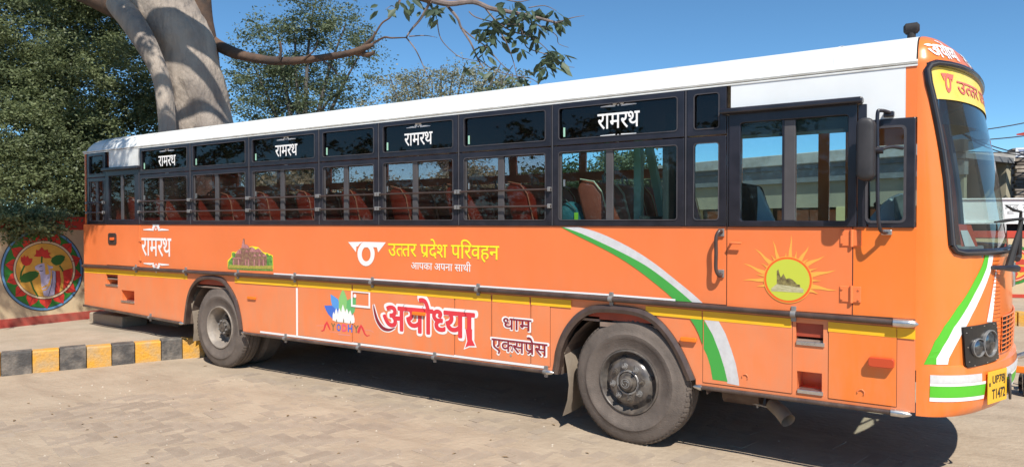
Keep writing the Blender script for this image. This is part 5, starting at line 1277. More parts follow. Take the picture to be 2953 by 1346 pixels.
# things left on the seats
bp = thing('backpack', 'teal backpack with a lime tag leaning behind the front passenger window', 'backpack', (Sd(1430, 550, .2)[0], .2, 1.6))
bpts = [Sd(x, y, .2) for x, y in ((1405, 580), (1406, 540), (1420, 512), (1440, 505), (1462, 520), (1480, 542), (1492, 580))]
mb = MB().prism_y([bpts], .12, .30); mb.build('bag_body', M['teal'], bp, bevel=.05, smooth=True)
c = Sd(1449, 543, .11); MB().prism_y([rect(c[0] - .015, c[0] + .02, c[1] - .04, c[1] + .03)], .105, .115).build('bag_tag', M['lime'], bp)
MB().tube([(c[0] - .2, .115, c[1] + .15), (c[0] - .1, .108, c[1] + .14), (c[0], .11, c[1] + .05)], .006, 6).build('zip', M['ink'], bp)
cl = MB(); P = [S(2050 + x / 2.348, 200 + y / 2.348, .40) for x, y in ((318, 790), (345, 830), (385, 920), (440, 1040), (315, 1060), (322, 900))]
cl.prism_y([P], .37, .43); o = cl.build('towel', M['cloth'], None, bevel=.008); tag(o, 'white towel draped on the driver seat behind the door window', 'towel')
P = [S(2050 + x / 2.348, 200 + y / 2.348, .55) for x, y in ((1060, 1050), (1160, 930), (1230, 870), (1290, 845), (1340, 845), (1340, 1060))]
o = MB().prism_y([P], .35, .75).build('engine_cover', M['cloth'], bus, bevel=.03)
P = [S(2050 + x / 2.348, 200 + y / 2.348, .34) for x, y in ((1240, 870), (1290, 848), (1345, 840), (1345, 1060), (1250, 1060))]
MB().prism_y([P], .33, .345).build('cover_patch', M['steel'], bus)
#@@BUSEND
# ================================================================== BACKGROUND BUILDINGS
def frame(o, d):                      # local frame: u along d, v away from the camera
    d = Vector(d).normalized(); n = Vector((-d.y, d.x, 0)); 
    if n.dot(FW) < 0: n = -n
    return lambda u, v, z: tuple(Vector((o[0], o[1], 0)) + d * u + n * v + Vector((0, 0, z)))
def fbox(mb, fr, u0, u1, v0, v1, z0, z1):
    mb.add([fr(u, v, z) for u in (u0, u1) for v in (v0, v1) for z in (z0, z1)], [(0, 1, 3, 2), (4, 6, 7, 5), (0, 4, 5, 1), (2, 3, 7, 6), (0, 2, 6, 4), (1, 5, 7, 3)]); return mb
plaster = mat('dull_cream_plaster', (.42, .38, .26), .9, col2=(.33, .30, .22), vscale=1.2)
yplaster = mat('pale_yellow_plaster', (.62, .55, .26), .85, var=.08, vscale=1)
whitewash = mat('stained_whitewash', (.50, .48, .44), .9, col2=(.25, .235, .21), vscale=1.6, lo=.4, hi=.75, bump=.2, bscale=20)
terra = mat('terracotta_shutter', (.42, .16, .085), .7, var=.12, vscale=2)
darkv = mat('dark_opening', (.03, .03, .032), .9)
lightbrick = mat('limewashed_brick', (.45, .39, .31), .9, col2=(.22, .18, .15), vscale=5)
# long veranda building
w0 = Wd(2000, 558, 20); fr = frame((w0.x, w0.y), (-.93, .366, 0))
bld = thing('veranda_building', 'low cream building with white parapet and terracotta shutters seen through the bus windows', 'building', (w0.x, w0.y, 0))
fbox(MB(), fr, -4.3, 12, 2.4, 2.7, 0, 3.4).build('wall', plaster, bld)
fbox(MB(), fr, -4.4, 12.2, -.05, 3.0, 3.32, 3.45).build('roof_slab', mat('slab_shade_grey', (.16, .17, .18), .9, var=.1), bld)  # dark grey holds the veranda's shade
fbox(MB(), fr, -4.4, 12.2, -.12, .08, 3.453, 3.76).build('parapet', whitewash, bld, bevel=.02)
fbox(MB(), fr, -4.35, 12.1, .0, .2, 2.95, 3.317).build('shade_beam', mat('beam_shade_grey', (.20, .21, .21), .9, var=.1), bld)  # dark grey stands for the shadow band under the slab
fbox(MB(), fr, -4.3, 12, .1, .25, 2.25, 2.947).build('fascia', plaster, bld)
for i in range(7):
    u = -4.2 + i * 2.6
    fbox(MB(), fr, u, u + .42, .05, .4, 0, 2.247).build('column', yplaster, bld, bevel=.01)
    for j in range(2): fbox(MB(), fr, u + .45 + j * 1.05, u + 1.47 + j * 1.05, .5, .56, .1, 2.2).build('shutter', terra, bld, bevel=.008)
# brick building on the right
brick_m = mat('old_grey_brick', (.095, .078, .066), .95, col2=(.19, .16, .135), vscale=3, bump=.5, bscale=25)
w1_ = Wd(2516, 558, 18); fr = frame((w1_.x, w1_.y), (.98, .2, 0))
bb = thing('brick_building', 'old weathered brick building with white banded parapet beyond the wall on the right', 'building', (w1_.x, w1_.y, 0))
def zat(py, Z): return CAM.z + (Wd(2516, py, Z).z - CAM.z)
zt_, zb_ = zat(381, 18), zat(500, 18)
fbox(MB(), fr, .62, 6, -.0, 3, 0, zt_ - .02).build('wall', brick_m, bb)
for j in range(13):                                   # brick courses that can be told apart
    z = zb_ + (zt_ - zb_) * j / 13; u = .30 + .03 * (j % 2)
    for k in range(3 if j % 2 else 2):
        fbox(MB(), fr, u + k * .2, u + .185 + k * .2, -.03 - random.uniform(0, .02), .25, z + .01, z + (zt_ - zb_) / 13 - .012).build('brick', mat_b if False else (lightbrick if random.random() < .6 else brick_m), bb, bevel=.006)
for j in range(8):
    z = zb_ + (zt_ - zb_) * j / 8
    u = .85 + (.2 if j % 2 else 0)
    while u < 3.2:
        L = random.uniform(.34, .5); fbox(MB(), fr, u, u + L - .02, -.022 - random.uniform(0, .015), .1, z + .012, z + (zt_ - zb_) / 8 - .01).build('brick', brick_m, bb, bevel=.008); u += L
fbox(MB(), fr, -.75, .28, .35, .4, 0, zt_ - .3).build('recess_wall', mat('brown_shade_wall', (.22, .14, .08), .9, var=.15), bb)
fbox(MB(), fr, -.85, .3, -.05, .6, zt_ - .28, zt_ - .02).build('parapet', whitewash, bb, bevel=.02)
fbox(MB(), fr, .22, 1.0, -.06, .4, zt_ - .0, zt_ + .06).build('coping', brick_m, bb, bevel=.02)
# white notice board above, with lines of painted script
sgf = frame((Wd(2540, 558, 17.5).x, Wd(2540, 558, 17.5).y), (.98, .2, 0))
sgn = thing('painted_sign', 'white painted sign with blue script on top of the brick building', 'sign', (w1_.x + .8, w1_.y, 2))
zs0, zs1 = zat(397, 17.5), zat(373, 17.5)
fbox(MB(), sgf, .1, 2.2, -.03, .0, zs0, zs1).build('board', M['cloth'], sgn)
sgt = mat('sign_blue_paint', (.12, .2, .45), .6)
def sgs(yo, zo): return lambda u, z, l: sgf(u, yo - l, z)
dzs = zs1 - zs0
lettering('sign_script', ['नगर', ' ', 'पा'], .15, .95, zs0 + dzs * .52, zs0 + dzs * .8, sgt, sgn, sgs(-.034, 0), off=.02)
lettering('sign_script', ['राम', ' ', 'न'], .18, .95, zs0 + dzs * .12, zs0 + dzs * .38, sgt, sgn, sgs(-.034, 0), off=.02)

# right-hand boundary wall with its mural
rw = Wd(2930 / K, 558, 15.1); RWd = Vector((.9, .35, 0)); fr = frame((rw.x, rw.y), RWd)
def rz(py): return CAM.z + (Wd(2930 / K, py / K, 15.1).z - CAM.z)
fw_ = thing('yard_wall', 'cream yard wall with red bands and a green-ringed sun mural beyond the bus front', 'wall', (rw.x, rw.y, 0))
GZ = .25
fbox(MB(), fr, -5, 9, 0, .2, 0, rz(686)).build('wall_face', cream, fw_)
fbox(MB(), fr, -5, 9, -.015, .21, rz(686) + .002, rz(666)).build('red_band', redb, fw_, bevel=.005)
fbox(MB(), fr, -5, 9, -.012, .1, rz(858), rz(848)).build('red_line', redb, fw_)
cu, cz_ = -.10, rz(763); rx_, rz_r = .50, .43
def rflat(name, P, l, m):
    return MB().add([fr(u, -l, z) for u, z in P], [tuple(t) for t in tessellate_polygon([[Vector((u, z, 0)) for u, z in P]])]).build(name, m, fw_)
for k, (r, m) in enumerate(((1, mg), (.86, mr_), (.82, mcr), (.78, mr_), (.70, myel))): rflat('mural_ring', circle(cu, cz_, rx_ * r, 40, rz_r * r), .004 + k * .002, m)
for k in range(8):
    a = k * math.pi / 4 + .3; ca_, sa_ = math.cos(a), math.sin(a)
    rflat('mural_petal', [(cu + rx_ * (r * ca_ - w_ * sa_), cz_ + rz_r * (r * sa_ + w_ * ca_)) for r, w_ in ((.2, -.06), (.5, -.15), (.69, 0), (.5, .15), (.2, .06))], .014 + .0004 * k, mr_ if k % 2 else redb)
rflat('mural_bud', circle(cu, cz_, .08, 16), .019, mdk)
# white shop board above the wall
sb = thing('shop_board', 'long white shop board with faint grey script above the yard wall', 'sign', (rw.x, rw.y, rz(645)))
fbox(MB(), fr, -1.2, 9, .5, .6, rz(645), rz(573)).build('board', M['white'], sb)
fbox(MB(), fr, -1.2, 9, .46, .6, rz(573) + .002, rz(569)).build('board_edge', M['white'], sb)
fbox(MB(), fr, -1.2, 9, .45, .6, rz(646) , rz(640)).build('board_lip', M['white'], sb, bevel=.004)
gs = mat('faint_grey_script', (.38, .40, .40), .7)
def sbs(u, z, l): return fr(u, .495 - l, z)
lettering('board_script', ['मह', ' ', 'रा'], -.02, .5, rz(606), rz(588), gs, sb, sbs, off=0)
latin('board_script', 'E M', .04, .5, rz(616), rz(608), gs, sb, sbs, off=0)
fbox(MB(), fr, -1.2, 9, .62, 1.2, .2, rz(646) - .003).build('gap_shade', darkv, sb)  # near-black box painting the shadow between wall and board
# yellow kerb and verge in front of that wall
k2 = Wd(2940 / K, 558, 12.6); kf = frame((k2.x, k2.y), (.95, .3, 0))
kb_ = thing('yard_kerb', 'yellow painted kerb in front of the yard wall on the right', 'kerb', (k2.x, k2.y, 0))
for i in range(8): fbox(MB(), kf, -1.6 + i * .8, -.82 + i * .8, 0, .2, -.05, .25).build('kerb_block', kerb_y if i != 4 else kerb_b, kb_, bevel=.01)
mb = MB(); mb.add([kf(-2.5, .19, .235), kf(7, .19, .235), kf(7, 3.2, .24), kf(-2.5, 3.2, .24)], [(0, 1, 2, 3)]); tag(mb.build('verge', concrete), kind='structure')

pf = frame((13, 9), (.55, .83, 0))
pb = thing('pale_building', 'pale two storey building to the right of the yard, mirrored in the windscreen', 'building', (13, 9, 0))
pale = mat('pale_wall', (.60, .60, .52), .85, var=.06)
MB_ = fbox(MB(), pf, -6, 16, 0, 5, 0, 5.2).build('wall', pale, pb)
for i in range(6):
    for z in (.9, 3.3): fbox(MB(), pf, -5 + i * 3.2, -3.6 + i * 3.2, -.04, .05, z, z + 1.3).build('window', darkv, pb)
fbox(MB(), pf, -6.2, 16.2, -.5, 5, 5.203, 5.4).build('roof_slab', whitewash, pb)

# motorcycle at the right edge, only its nose in view
mz_ = Wd(2945 / K, 1120 / K, 7.6)
mc = thing('motorcycle', 'black motorcycle with orange indicator parked beyond the bumper at the right edge', 'motorcycle', (mz_.x + .75, mz_.y, 0))
mo = Vector((mz_.x, mz_.y, 0))
bkp = mat('black_gloss', (.012, .012, .014), .15, coat=.8)
def mp(x, y, z): return (mo.x + x, mo.y + y, z)
mb = MB(); mb.lathe_y([(.25, .05), (.28, .02), (.30, .0), (.305, .05), (.30, .1), (.28, .08), (.25, .05)], 40, (mo.x + .55, mo.y + .05, .305)); mb.build('tyre', M['blackdull'], mc, smooth=True)
mb = MB().lathe_y([(.245, .03), (.25, .05), (.245, .07), (.235, .05), (.245, .03)], 40, (mo.x + .55, mo.y + .05, .305))
for k in range(10): a = k * math.pi / 5; mb.tube([mp(.55 + .04 * math.cos(a), .1, .305 + .04 * math.sin(a)), mp(.55 + .24 * math.cos(a), .1, .305 + .24 * math.sin(a))], .008, 5)
mb.build('rim', M['steel'], mc, smooth=True)
MB().tube([mp(.55, .03, .305), mp(.42, .03, .75), mp(.36, .03, .98)], .022, 8).tube([mp(.55, .2, .305), mp(.42, .2, .75), mp(.36, .2, .98)], .022, 8).build('fork', M['chrome'], mc, smooth=True)
MB().prism_y([[(mo.x + .24 + .33 * math.cos(a) + .3, .31 + .33 * math.sin(a)) for a in np.linspace(.6, 2.7, 12)] + [(mo.x + .24 + .36 * math.cos(a) + .3, .31 + .36 * math.sin(a)) for a in np.linspace(2.7, .6, 12)]], mo.y + .04, mo.y + .17).build('mudguard', bkp, mc)
zc_ = Wd(2945 / K, 1120 / K, 7.6).z; hc = Wd(2962 / K, 1112 / K, 7.6)
MB().tube([(hc.x - .04, hc.y, hc.z), (hc.x - .03, hc.y, hc.z), (hc.x + .06, hc.y + .03, hc.z), (hc.x + .16, hc.y + .06, hc.z)], [.13, .155, .15, .06], 24).build('headlamp', bkp, mc, smooth=True)
ic = Wd(2918 / K, 1062 / K, 7.5); mb = MB(); a = Vector(ic); b = a + Vector((.13, .04, 0))
MB().box(a.x - .0, a.x + .13, a.y - .03, a.y + .03, a.z - .035, a.z + .035).build('indicator', M['amber'], mc, bevel=.01)
MB().tube([a + Vector((.12, 0, 0)), a + Vector((.35, .1, -.02))], .012, 8).build('indicator_stalk', M['blackdull'], mc)
p_ = Wd(2905 / K, 1045 / K, 7.5)
MB().tube([p_, p_ + Vector((.08, 0, .07)), p_ + Vector((.2, .02, .13)), p_ + Vector((.5, .1, .15))], .028, 10).build('handlebar', M['chrome'], mc, smooth=True)
MB().prism_y([[(mo.x + .5, .55), (mo.x + .75, .85), (mo.x + 1.15, .86), (mo.x + 1.2, .7), (mo.x + 1.9, .75), (mo.x + 1.95, .62), (mo.x + 1.1, .5), (mo.x + .8, .3), (mo.x + .65, .35)]], mo.y + .02, mo.y + .22).build('tank_and_seat', bkp, mc, bevel=.04)
MB().lathe_y([(.25, .05), (.28, .02), (.30, .0), (.305, .05), (.30, .1), (.28, .08), (.25, .05)], 32, (mo.x + 1.85, mo.y + .05, .305)).build('tyre', M['blackdull'], mc, smooth=True)

# overhead cables and a small red roof tip
cabm = mat('cable_black', (.02, .02, .025), .6)
for ci, (x0, y0, x1, y1, sag) in enumerate(((2470, 322, 2600, 300, 3), (2480, 348, 2600, 336, 2), (2488, 355, 2560, 376, 5), (2488, 355, 2548, 372, 9), (2495, 378, 2700, 368, 4))):
    a, b = Wd(x0 - 70, y0 + (y0 - y1) * 70 / (x1 - x0), 17), Wd(x1 + 60, y1 - (y0 - y1) * 60 / (x1 - x0), 17)
    pts = [a.lerp(b, t) - Vector((0, 0, sag * .02 * 4 * t * (1 - t))) for t in np.linspace(0, 1, 10)]
    tag(MB().tube(pts, .014, 5).build('overhead_cable', cabm), ('highest black cable rising across the open sky right of the windscreen', 'second black cable from the top, nearly level in the sky', 'upper of two cables sagging down to the brick building', 'lower of two cables sagging down to the brick building', 'lowest cable running just over the brick parapet')[ci], 'cable', 'overhead cables right of the bus')
rt_ = Wd(2567, 340, 26)
tag(MB().add([(rt_.x - .12, rt_.y, rt_.z + .05), (rt_.x + 1.5, rt_.y, rt_.z + .35), (rt_.x + 1.5, rt_.y + 1, rt_.z + .35), (rt_.x + 1.5, rt_.y, rt_.z - .1), (rt_.x - .12, rt_.y, rt_.z + .0)], [(0, 1, 2), (0, 4, 3, 1)]).build('canopy', redb), 'small red pointed roof edge at the right border of the sky', 'roof edge')

# ================================================================== TREES
bark = mat('pale_smooth_bark', (.36, .30, .245), .9, col2=(.19, .16, .14), vscale=1.6, bump=1.0, bscale=4.5, detail=10, lo=.40, hi=.62, stretch=(1, 1, .45))
for n_ in bark.node_tree.nodes:
    if n_.type == 'BUMP': n_.inputs['Distance'].default_value = .12
barkd = mat('brown_branch_bark', (.055, .038, .03), .9, col2=(.15, .085, .052), vscale=2.2, bump=.5, bscale=14)
barkg = mat('grey_twig_bark', (.10, .09, .085), .9, var=.2)
def tube_noise(path, rad, n=20, amp=.06, seed=0, sub=5, flute=0):
    P = smooth_path([tuple(p) + (r,) for p, r in zip(path, rad)], sub)
    mb = MB(); vs = []; prev = None; pts = [Vector(p[:3]) for p in P]
    for i, p in enumerate(pts):
        d = (pts[min(i + 1, len(pts) - 1)] - pts[max(i - 1, 0)]).normalized()
        a = Vector((1, 0, 0)) if prev is None else prev; a = (a - d * a.dot(d)).normalized(); prev = a; b = d.cross(a)
        for k in range(n):
            t = 2 * math.pi * k / n; v = a * math.cos(t) + b * math.sin(t); r = P[i][3]
            q = p + v * r; r2 = r * (1 + amp * 2 * noise.noise(q * 1.3 + Vector((seed, 0, 0))) + amp * .6 * noise.noise(q * 4) + flute * math.cos(t * 5 + seed + i * .05))
            vs.append(p + v * r2)
    mb.add(vs, [(i * n + k, i * n + (k + 1) % n, (i + 1) * n + (k + 1) % n, (i + 1) * n + k) for i in range(len(pts) - 1) for k in range(n)])
    return mb
def leaves_mesh(name, cen, nrm_sz, size, m, parent=None, aspect=.45, droop=0.0):
    """cen: (N,3) leaf centres; each leaf a folded rhombus"""
    N = len(cen); rng = np.random
    d = rng.normal(size=(N, 3)); d[:, 2] = d[:, 2] * .6 - droop; d /= np.linalg.norm(d, axis=1)[:, None]
    e = rng.normal(size=(N, 3)); e = np.cross(d, e); e /= np.linalg.norm(e, axis=1)[:, None] + 1e-9
    s = size * rng.uniform(.6, 1.4, size=(N, 1)); w = s * aspect
    v = np.empty((N, 4, 3)); v[:, 0] = cen - d * s; v[:, 1] = cen + e * w; v[:, 2] = cen + d * s; v[:, 3] = cen - e * w
    me = bpy.data.meshes.new(name); me.vertices.add(N * 4); me.vertices.foreach_set('co', v.reshape(-1))
    me.loops.add(N * 4); me.loops.foreach_set('vertex_index', np.arange(N * 4, dtype=np.int32))
    me.polygons.add(N); me.polygons.foreach_set('loop_start', np.arange(0, N * 4, 4, dtype=np.int32)); me.polygons.foreach_set('loop_total', np.full(N, 4, dtype=np.int32))
    me.update(calc_edges=True); me.materials.append(m)
    if parent: off = rootloc(parent); o = link(name, me, parent)
    else: o = link(name, me)
    return o
def clumps(ells, nclump, per, spread, shell=.5):
    """ells: (centre, radii) list -> leaf centres gathered in clumps"""
    out = []
    vol = np.array([r[0] * r[1] * r[2] for c, r in ells]) ** .8; vol /= vol.sum()
    for (c, r), f in zip(ells, vol):
        n = max(2, int(nclump * f)); d = np.random.normal(size=(n, 3)); d /= np.linalg.norm(d, axis=1)[:, None]
        rad = np.random.uniform(shell ** 3, 1, size=(n, 1)) ** (1 / 3) * np.random.uniform(.8, 1.12, size=(n, 1))
        cc = np.array(c) + d * rad * np.array(r)
        sp_ = spread * np.random.uniform(.5, 1.5, size=(n, 1, 1)); pts = cc[:, None, :] + np.random.normal(size=(n, per, 3)) * sp_ * np.array([1, 1, .55])
        out.append(pts.reshape(-1, 3))
    return np.concatenate(out)
# --- the big pale trunk behind the bus
TZ = 15.0
def T(x, y, dz=0): return Wd(x, y, TZ + dz)
big = thing('big_tree', 'huge pale smooth trunk forking upward behind the rear of the bus with long bare limbs', 'tree', tuple(Vector((T(500, 400).x, T(500, 400).y, 0))))
base = T(510, 700); base.z = -.2
pm = 15.0 / 1788.3                                     # metres per display pixel at that depth
mb = tube_noise([base, T(524, 560), T(521, 440), T(515, 340), T(497, 240), T(468, 150), T(432, 70), T(388, -20), T(340, -140)], [v * pm for v in (96, 92, 84, 76, 73, 73, 82, 88, 80)], 40, .085, 1, 8, .045)
mb.build('trunk', bark, big, smooth=True)
mb = tube_noise([T(424, 600, -.9), T(424, 480, -.9), T(421, 400, -.95), T(420, 300, -.95), T(408, 205, -.95), T(378, 130, -.95), T(340, 65, -.8), T(300, 10, -.5)], [v * pm for v in (22, 21, 20, 19.5, 20, 24, 28, 30)], 18, .05, 3, 6)
mb.build('stem', bark, big, smooth=True)
tube_noise([T(520, 330, .3), T(518, 200, .5), T(516, 120, .3), T(507, 40, .2), T(497, -60, .2), T(480, -260, .6)], [v * pm for v in (60, 40, 30, 27, 28, 26)], 16, .06, 5).build('limb', barkd, big, smooth=True)
tube_noise([T(400, 80, .3), T(330, 30, .4), T(250, -10, .5), T(120, -60, .8), T(-60, -160, 1)], [v * pm for v in (52, 40, 34, 28, 20)], 16, .07, 6).build('limb', barkd, big, smooth=True)
tube_noise([T(515, 88, .3), T(545, 112, .3), T(590, 134, .1), T(640, 147, -.2), T(700, 154, -.4), T(755, 152, -.6), T(820, 144, -.8), T(880, 134, -1), T(915, 122, -1.1), T(940, 112, -1.1)], [v * pm for v in (17, 15, 13, 12, 10.5, 9.5, 8.5, 7.5, 7, 4)], 16, .16, 7).build('limb', barkd, big, smooth=True)
for l_, a_, b_2 in (([(905, 126), (925, 108), (938, 96), (944, 80)], 6, 2), ([(900, 132), (925, 138), (942, 132)], 7, 4), ([(935, 112), (965, 95), (985, 96), (1022, 95)], 3, 1.5), ([(700, 150), (708, 128), (705, 105)], 4, 1.5), ([(800, 146), (830, 165), (850, 190)], 3, 1), ([(760, 152), (790, 128), (800, 100)], 3, 1), ([(938, 96), (960, 60), (985, 40), (1010, -10)], 2.2, 1.6)):
    tube_noise([T(x, y, -.4 - (x - 600) * .002) for x, y in l_], list(np.linspace(a_ * pm, b_2 * pm, len(l_))), 8, .12, a_).build('branch', barkd, big, smooth=True)
MB().tube([T(438, 78, -1.25), T(440, 84, -1.05)], [.26, .3], 18).build('knot', barkd, big, smooth=True) if False else None
# overhanging spray from a limb that passes above the frame
Z2 = 11.5
def B(x, y, dz=0): return Wd(x, y, Z2 + dz)
def branch(pts, r0, r1, nm='branch', m=None, n=8, par=big):
    L = len(pts); mb = tube_noise(pts, [r0 + (r1 - r0) * i / (L - 1) for i in range(L)], n, .05, random.random() * 9, 4); return mb.build(nm, m or barkg, par, smooth=True)
q = .0064
def BZ(l): return [B(x, y, random.uniform(-.15, .15)) for x, y in l]
tube_noise([T(480, -200, 1), T(700, -220, -1), B(900, -110), B(1010, -30), B(1085, 0)], [.2, .16, .12, .085, .07], 12, .05).build('limb', barkd, big, smooth=True)
spr = mat('grey_brown_twig', (.17, .13, .115), .85, var=.25, vscale=6)
branch(BZ([(1085, 0), (1130, 10), (1190, 5), (1235, 22), (1290, 32), (1350, 45), (1400, 58)]), .055, .02, m=spr)
tw = [([(1085, 0), (1060, 45), (1035, 75), (1022, 95)], .025, .014), ([(1022, 95), (1045, 125), (1062, 160), (1075, 190), (1085, 212)], .012, .005), ([(1030, 92), (1070, 90), (1100, 95)], .012, .003),
      ([(1120, 10), (1150, 45), (1160, 70), (1185, 110), (1200, 145), (1215, 170)], .026, .010), ([(1160, 70), (1190, 95), (1225, 120), (1260, 160), (1290, 185)], .014, .005),
      ([(1100, 55), (1110, 100), (1150, 140), (1180, 150), (1210, 155)], .010, .004), ([(1220, 20), (1250, 55), (1290, 80), (1330, 90), (1360, 110), (1385, 135)], .018, .005),
      ([(1290, 35), (1310, 70), (1320, 110), (1335, 125), (1390, 142), (1420, 165), (1445, 170)], .014, .004), ([(1290, 32), (1330, 55), (1370, 70), (1400, 90), (1405, 110), (1430, 120)], .012, .004),
      ([(1400, 58), (1440, 45), (1470, 40)], .012, .003), ([(1240, 60), (1270, 100), (1290, 150), (1300, 190), (1310, 215)], .012, .004), ([(1200, 145), (1240, 175), (1290, 190), (1340, 200), (1370, 225), (1400, 232)], .010, .003),
      ([(1180, 30), (1200, 45), (1260, 60), (1300, 62)], .012, .006), ([(1330, 20), (1370, 15), (1400, 28)], .010, .004), ([(1010, -10), (1000, 20), (985, 15), (970, 25)], .012, .004), ([(1240, -10), (1300, 5), (1350, -5)], .014, .006)]
tw = [([(x - (110 if False else 0), y) for x, y in l], a, b) for l, a, b in tw]
ends = []
for l, a, b in tw: branch(BZ(l), a, b, 'twig', spr, 6); ends += [l[-1]] + ([l[-2]] if len(l) > 3 else [])
biglf = leafmat('large_leaf', (.045, .075, .05), (.11, .15, .08), 3, .3)
def leaf_cluster(c, n, L, yellow=False):
    mb = MB()
    for k in range(n):
        a = random.uniform(0, 6.283); dr = random.uniform(.1, 1.1); d = Vector((math.cos(a), math.sin(a), -dr)).normalized(); o_ = c + Vector((random.gauss(0, .05), random.gauss(0, .05), random.gauss(0, .04)))
        w = d.cross(Vector((random.gauss(0, 1), random.gauss(0, 1), random.gauss(0, 1)))).normalized(); up = w.cross(d); l = L * random.uniform(.7, 1.15); ww = l * .17
        b0 = o_ + d * l * .15
        mb.add([b0, b0 + d * l * .35 + w * ww - up * .004, b0 + d * l * .75 + w * ww * .85 - up * .006, b0 + d * l + Vector((0, 0, -.015)), b0 + d * l * .75 - w * ww * .85 - up * .006, b0 + d * l * .35 - w * ww - up * .004, b0 + d * l * .5 + up * .008],
               [(0, 1, 6), (1, 2, 6), (2, 3, 6), (3, 4, 6), (4, 5, 6), (5, 0, 6)])
    o = mb.build('leaf_cluster', biglf, big, smooth=True); o['kind'] = 'stuff'; return o
cl_px = [(1075, 25, 7), (1095, 35, 8), (1108, 20, 6), (1050, 10, 4), (1225, 80, 5), (1235, 110, 7), (1245, 70, 6), (1265, 55, 9), (1280, 75, 9), (1262, 92, 8), (1295, 90, 8), (1240, 125, 6), (1320, 10, 5), (1340, 65, 6), (1365, 40, 8), (1385, 30, 8), (1400, 55, 8), (1420, 65, 6),
         (1395, 25, 7), (1350, 20, 6), (1465, 35, 8), (1475, 48, 7), (1455, 60, 4), (1380, 85, 6), (1400, 95, 7), (1360, 120, 5), (1345, 95, 3), (1440, 128, 8), (1460, 140, 9), (1475, 130, 9), (1445, 155, 8), (1490, 135, 7), (1470, 160, 6), (1430, 170, 5), (1440, 185, 5), (1180, 165, 3), (1200, 170, 4), (1150, 160, 2), (1275, 170, 4), (1370, 180, 5), (1355, 200, 6), (1380, 205, 5), (1345, 225, 5), (1000, 5, 4), (960, 20, 4), (1330, 210, 4), (1025, -5, 5), (1300, 40, 6), (1325, 50, 5), (1280, 20, 5)]
for x, y, n in cl_px:
    x2 = x if x < 1150 else 1150 + (x - 1150) * (1412 - 1150) / (1490 - 1150) 
    leaf_cluster(B(x2, y, random.uniform(-.25, .25)), n, .24)
# canopy above the frame: throws the dappled shade on trunk and bus tail
lf_dark = leafmat('dense_dark_leaf', (.020, .040, .012), (.085, .125, .035), .8)
lf_thorn = leafmat('feathery_leaf', (.035, .052, .022), (.23, .27, .12), .45, .4)
lf_mid = leafmat('mid_green_leaf', (.045, .072, .04), (.20, .24, .12), .9)
lf_pale = leafmat('pale_haze_leaf', (.15, .16, .10), (.38, .37, .24), 1.2)  # lightened so the leaf colour stands in for distance haze
for a_, b_4, tl, r_4 in ((T(448, 62, -.6), 3.6, .55, .30), (T(535, 190, -.5), 4.4, -.75, .13), (T(500, 372, -.6), 5.6, .10, .13), (T(415, 215, -1), 5.0, .5, .09)):
    ctr = a_ + Vector((.58, -.56, 1.0)) * b_4; d_4 = RT * 1.2 + Vector((0, 0, tl))       # unseen limbs added overhead to throw shade bands on the trunk
    tube_noise([T(345, -150), ctr - d_4 * 1.3, ctr, ctr + d_4 * .8 + Vector((.1, 0, .1)), ctr + d_4 * 2.0], [r_4 * 1.5, r_4 * 1.1, r_4, r_4 * .9, r_4 * .6], 12, .1, r_4).build('limb', bark, big, smooth=True)
P_ = T(430, -330, -1.5)
cc = clumps([((P_.x + 2.0, P_.y - 2.2, P_.z + 1.0), (2.4, 2.0, 1.2)), ((P_.x - 1.5, P_.y - 1.5, P_.z + .8), (2.5, 2, 1))], 9, 420, .26)
leaves_mesh('crown', cc, 0, .09, lf_mid, big)
# --- dense tree on the left
def tree(name, label, cat, basept, ells, trunk, nclump, per, spread, size, lm, bm=barkd, shell=.45, group=None):
    t = thing(name, label, cat, (basept[0], basept[1], 0), group)
    for i, (pts, r0, r1) in enumerate(trunk):
        L = len(pts); tube_noise(pts, [r0 + (r1 - r0) * j / (L - 1) for j in range(L)], 10, .08, i, 4).build('trunk' if i == 0 else 'limb', bm, t, smooth=True)
    c = clumps(ells, nclump, per, spread, shell); c = c[c[:, 2] > .05]
    leaves_mesh('crown', c, 0, size, lm, t); return t
def E(x, y, Z, rx, ry, rd=None):       # ellipsoid given by display pixels at depth Z
    c = Wd(x, y, Z); k = Z / 1788.3; return ((c.x, c.y, c.z), (rx * k, (rd or rx * k), ry * k))
def base_of(x, Z): c = Wd(x, 558, Z); return (c.x, c.y)
b_ = base_of(150, 17)
lim = lambda pts: [Vector(p) for p in pts]
tree('thorn_tree', 'dense dark green feathery tree overhanging the wall at the left edge', 'tree', b_,
     [E(60, 120, 17.5, 210, 160, 2), E(230, 230, 17, 150, 150, 1.8), E(60, 350, 16.5, 190, 140, 1.8), E(220, 420, 16.6, 150, 130, 1.6), E(330, 330, 18, 90, 180, 1.6), E(100, 500, 16.4, 170, 85, 1.3), E(250, 520, 16.8, 130, 70, 1.2), E(-80, 280, 17, 160, 300, 2), E(330, 480, 17.5, 120, 100, 1.2), E(150, -60, 18, 250, 120, 2.2), E(320, 60, 19, 110, 130, 1.5)],
     [(lim([(b_[0], b_[1] + .6, 0), (b_[0] + .2, b_[1] + .6, 2), (b_[0], b_[1] + 1.3, 2.6), (b_[0] - .4, b_[1] + 1.6, 3.4)]), .2, .05), (lim([(b_[0] + .1, b_[1] + .6, 1.6), (b_[0] + .8, b_[1] + .5, 2.6), (b_[0] + 1.2, b_[1] + .8, 3.2)]), .1, .03)],
     2700, 95, .16, .040, lf_thorn, barkg)
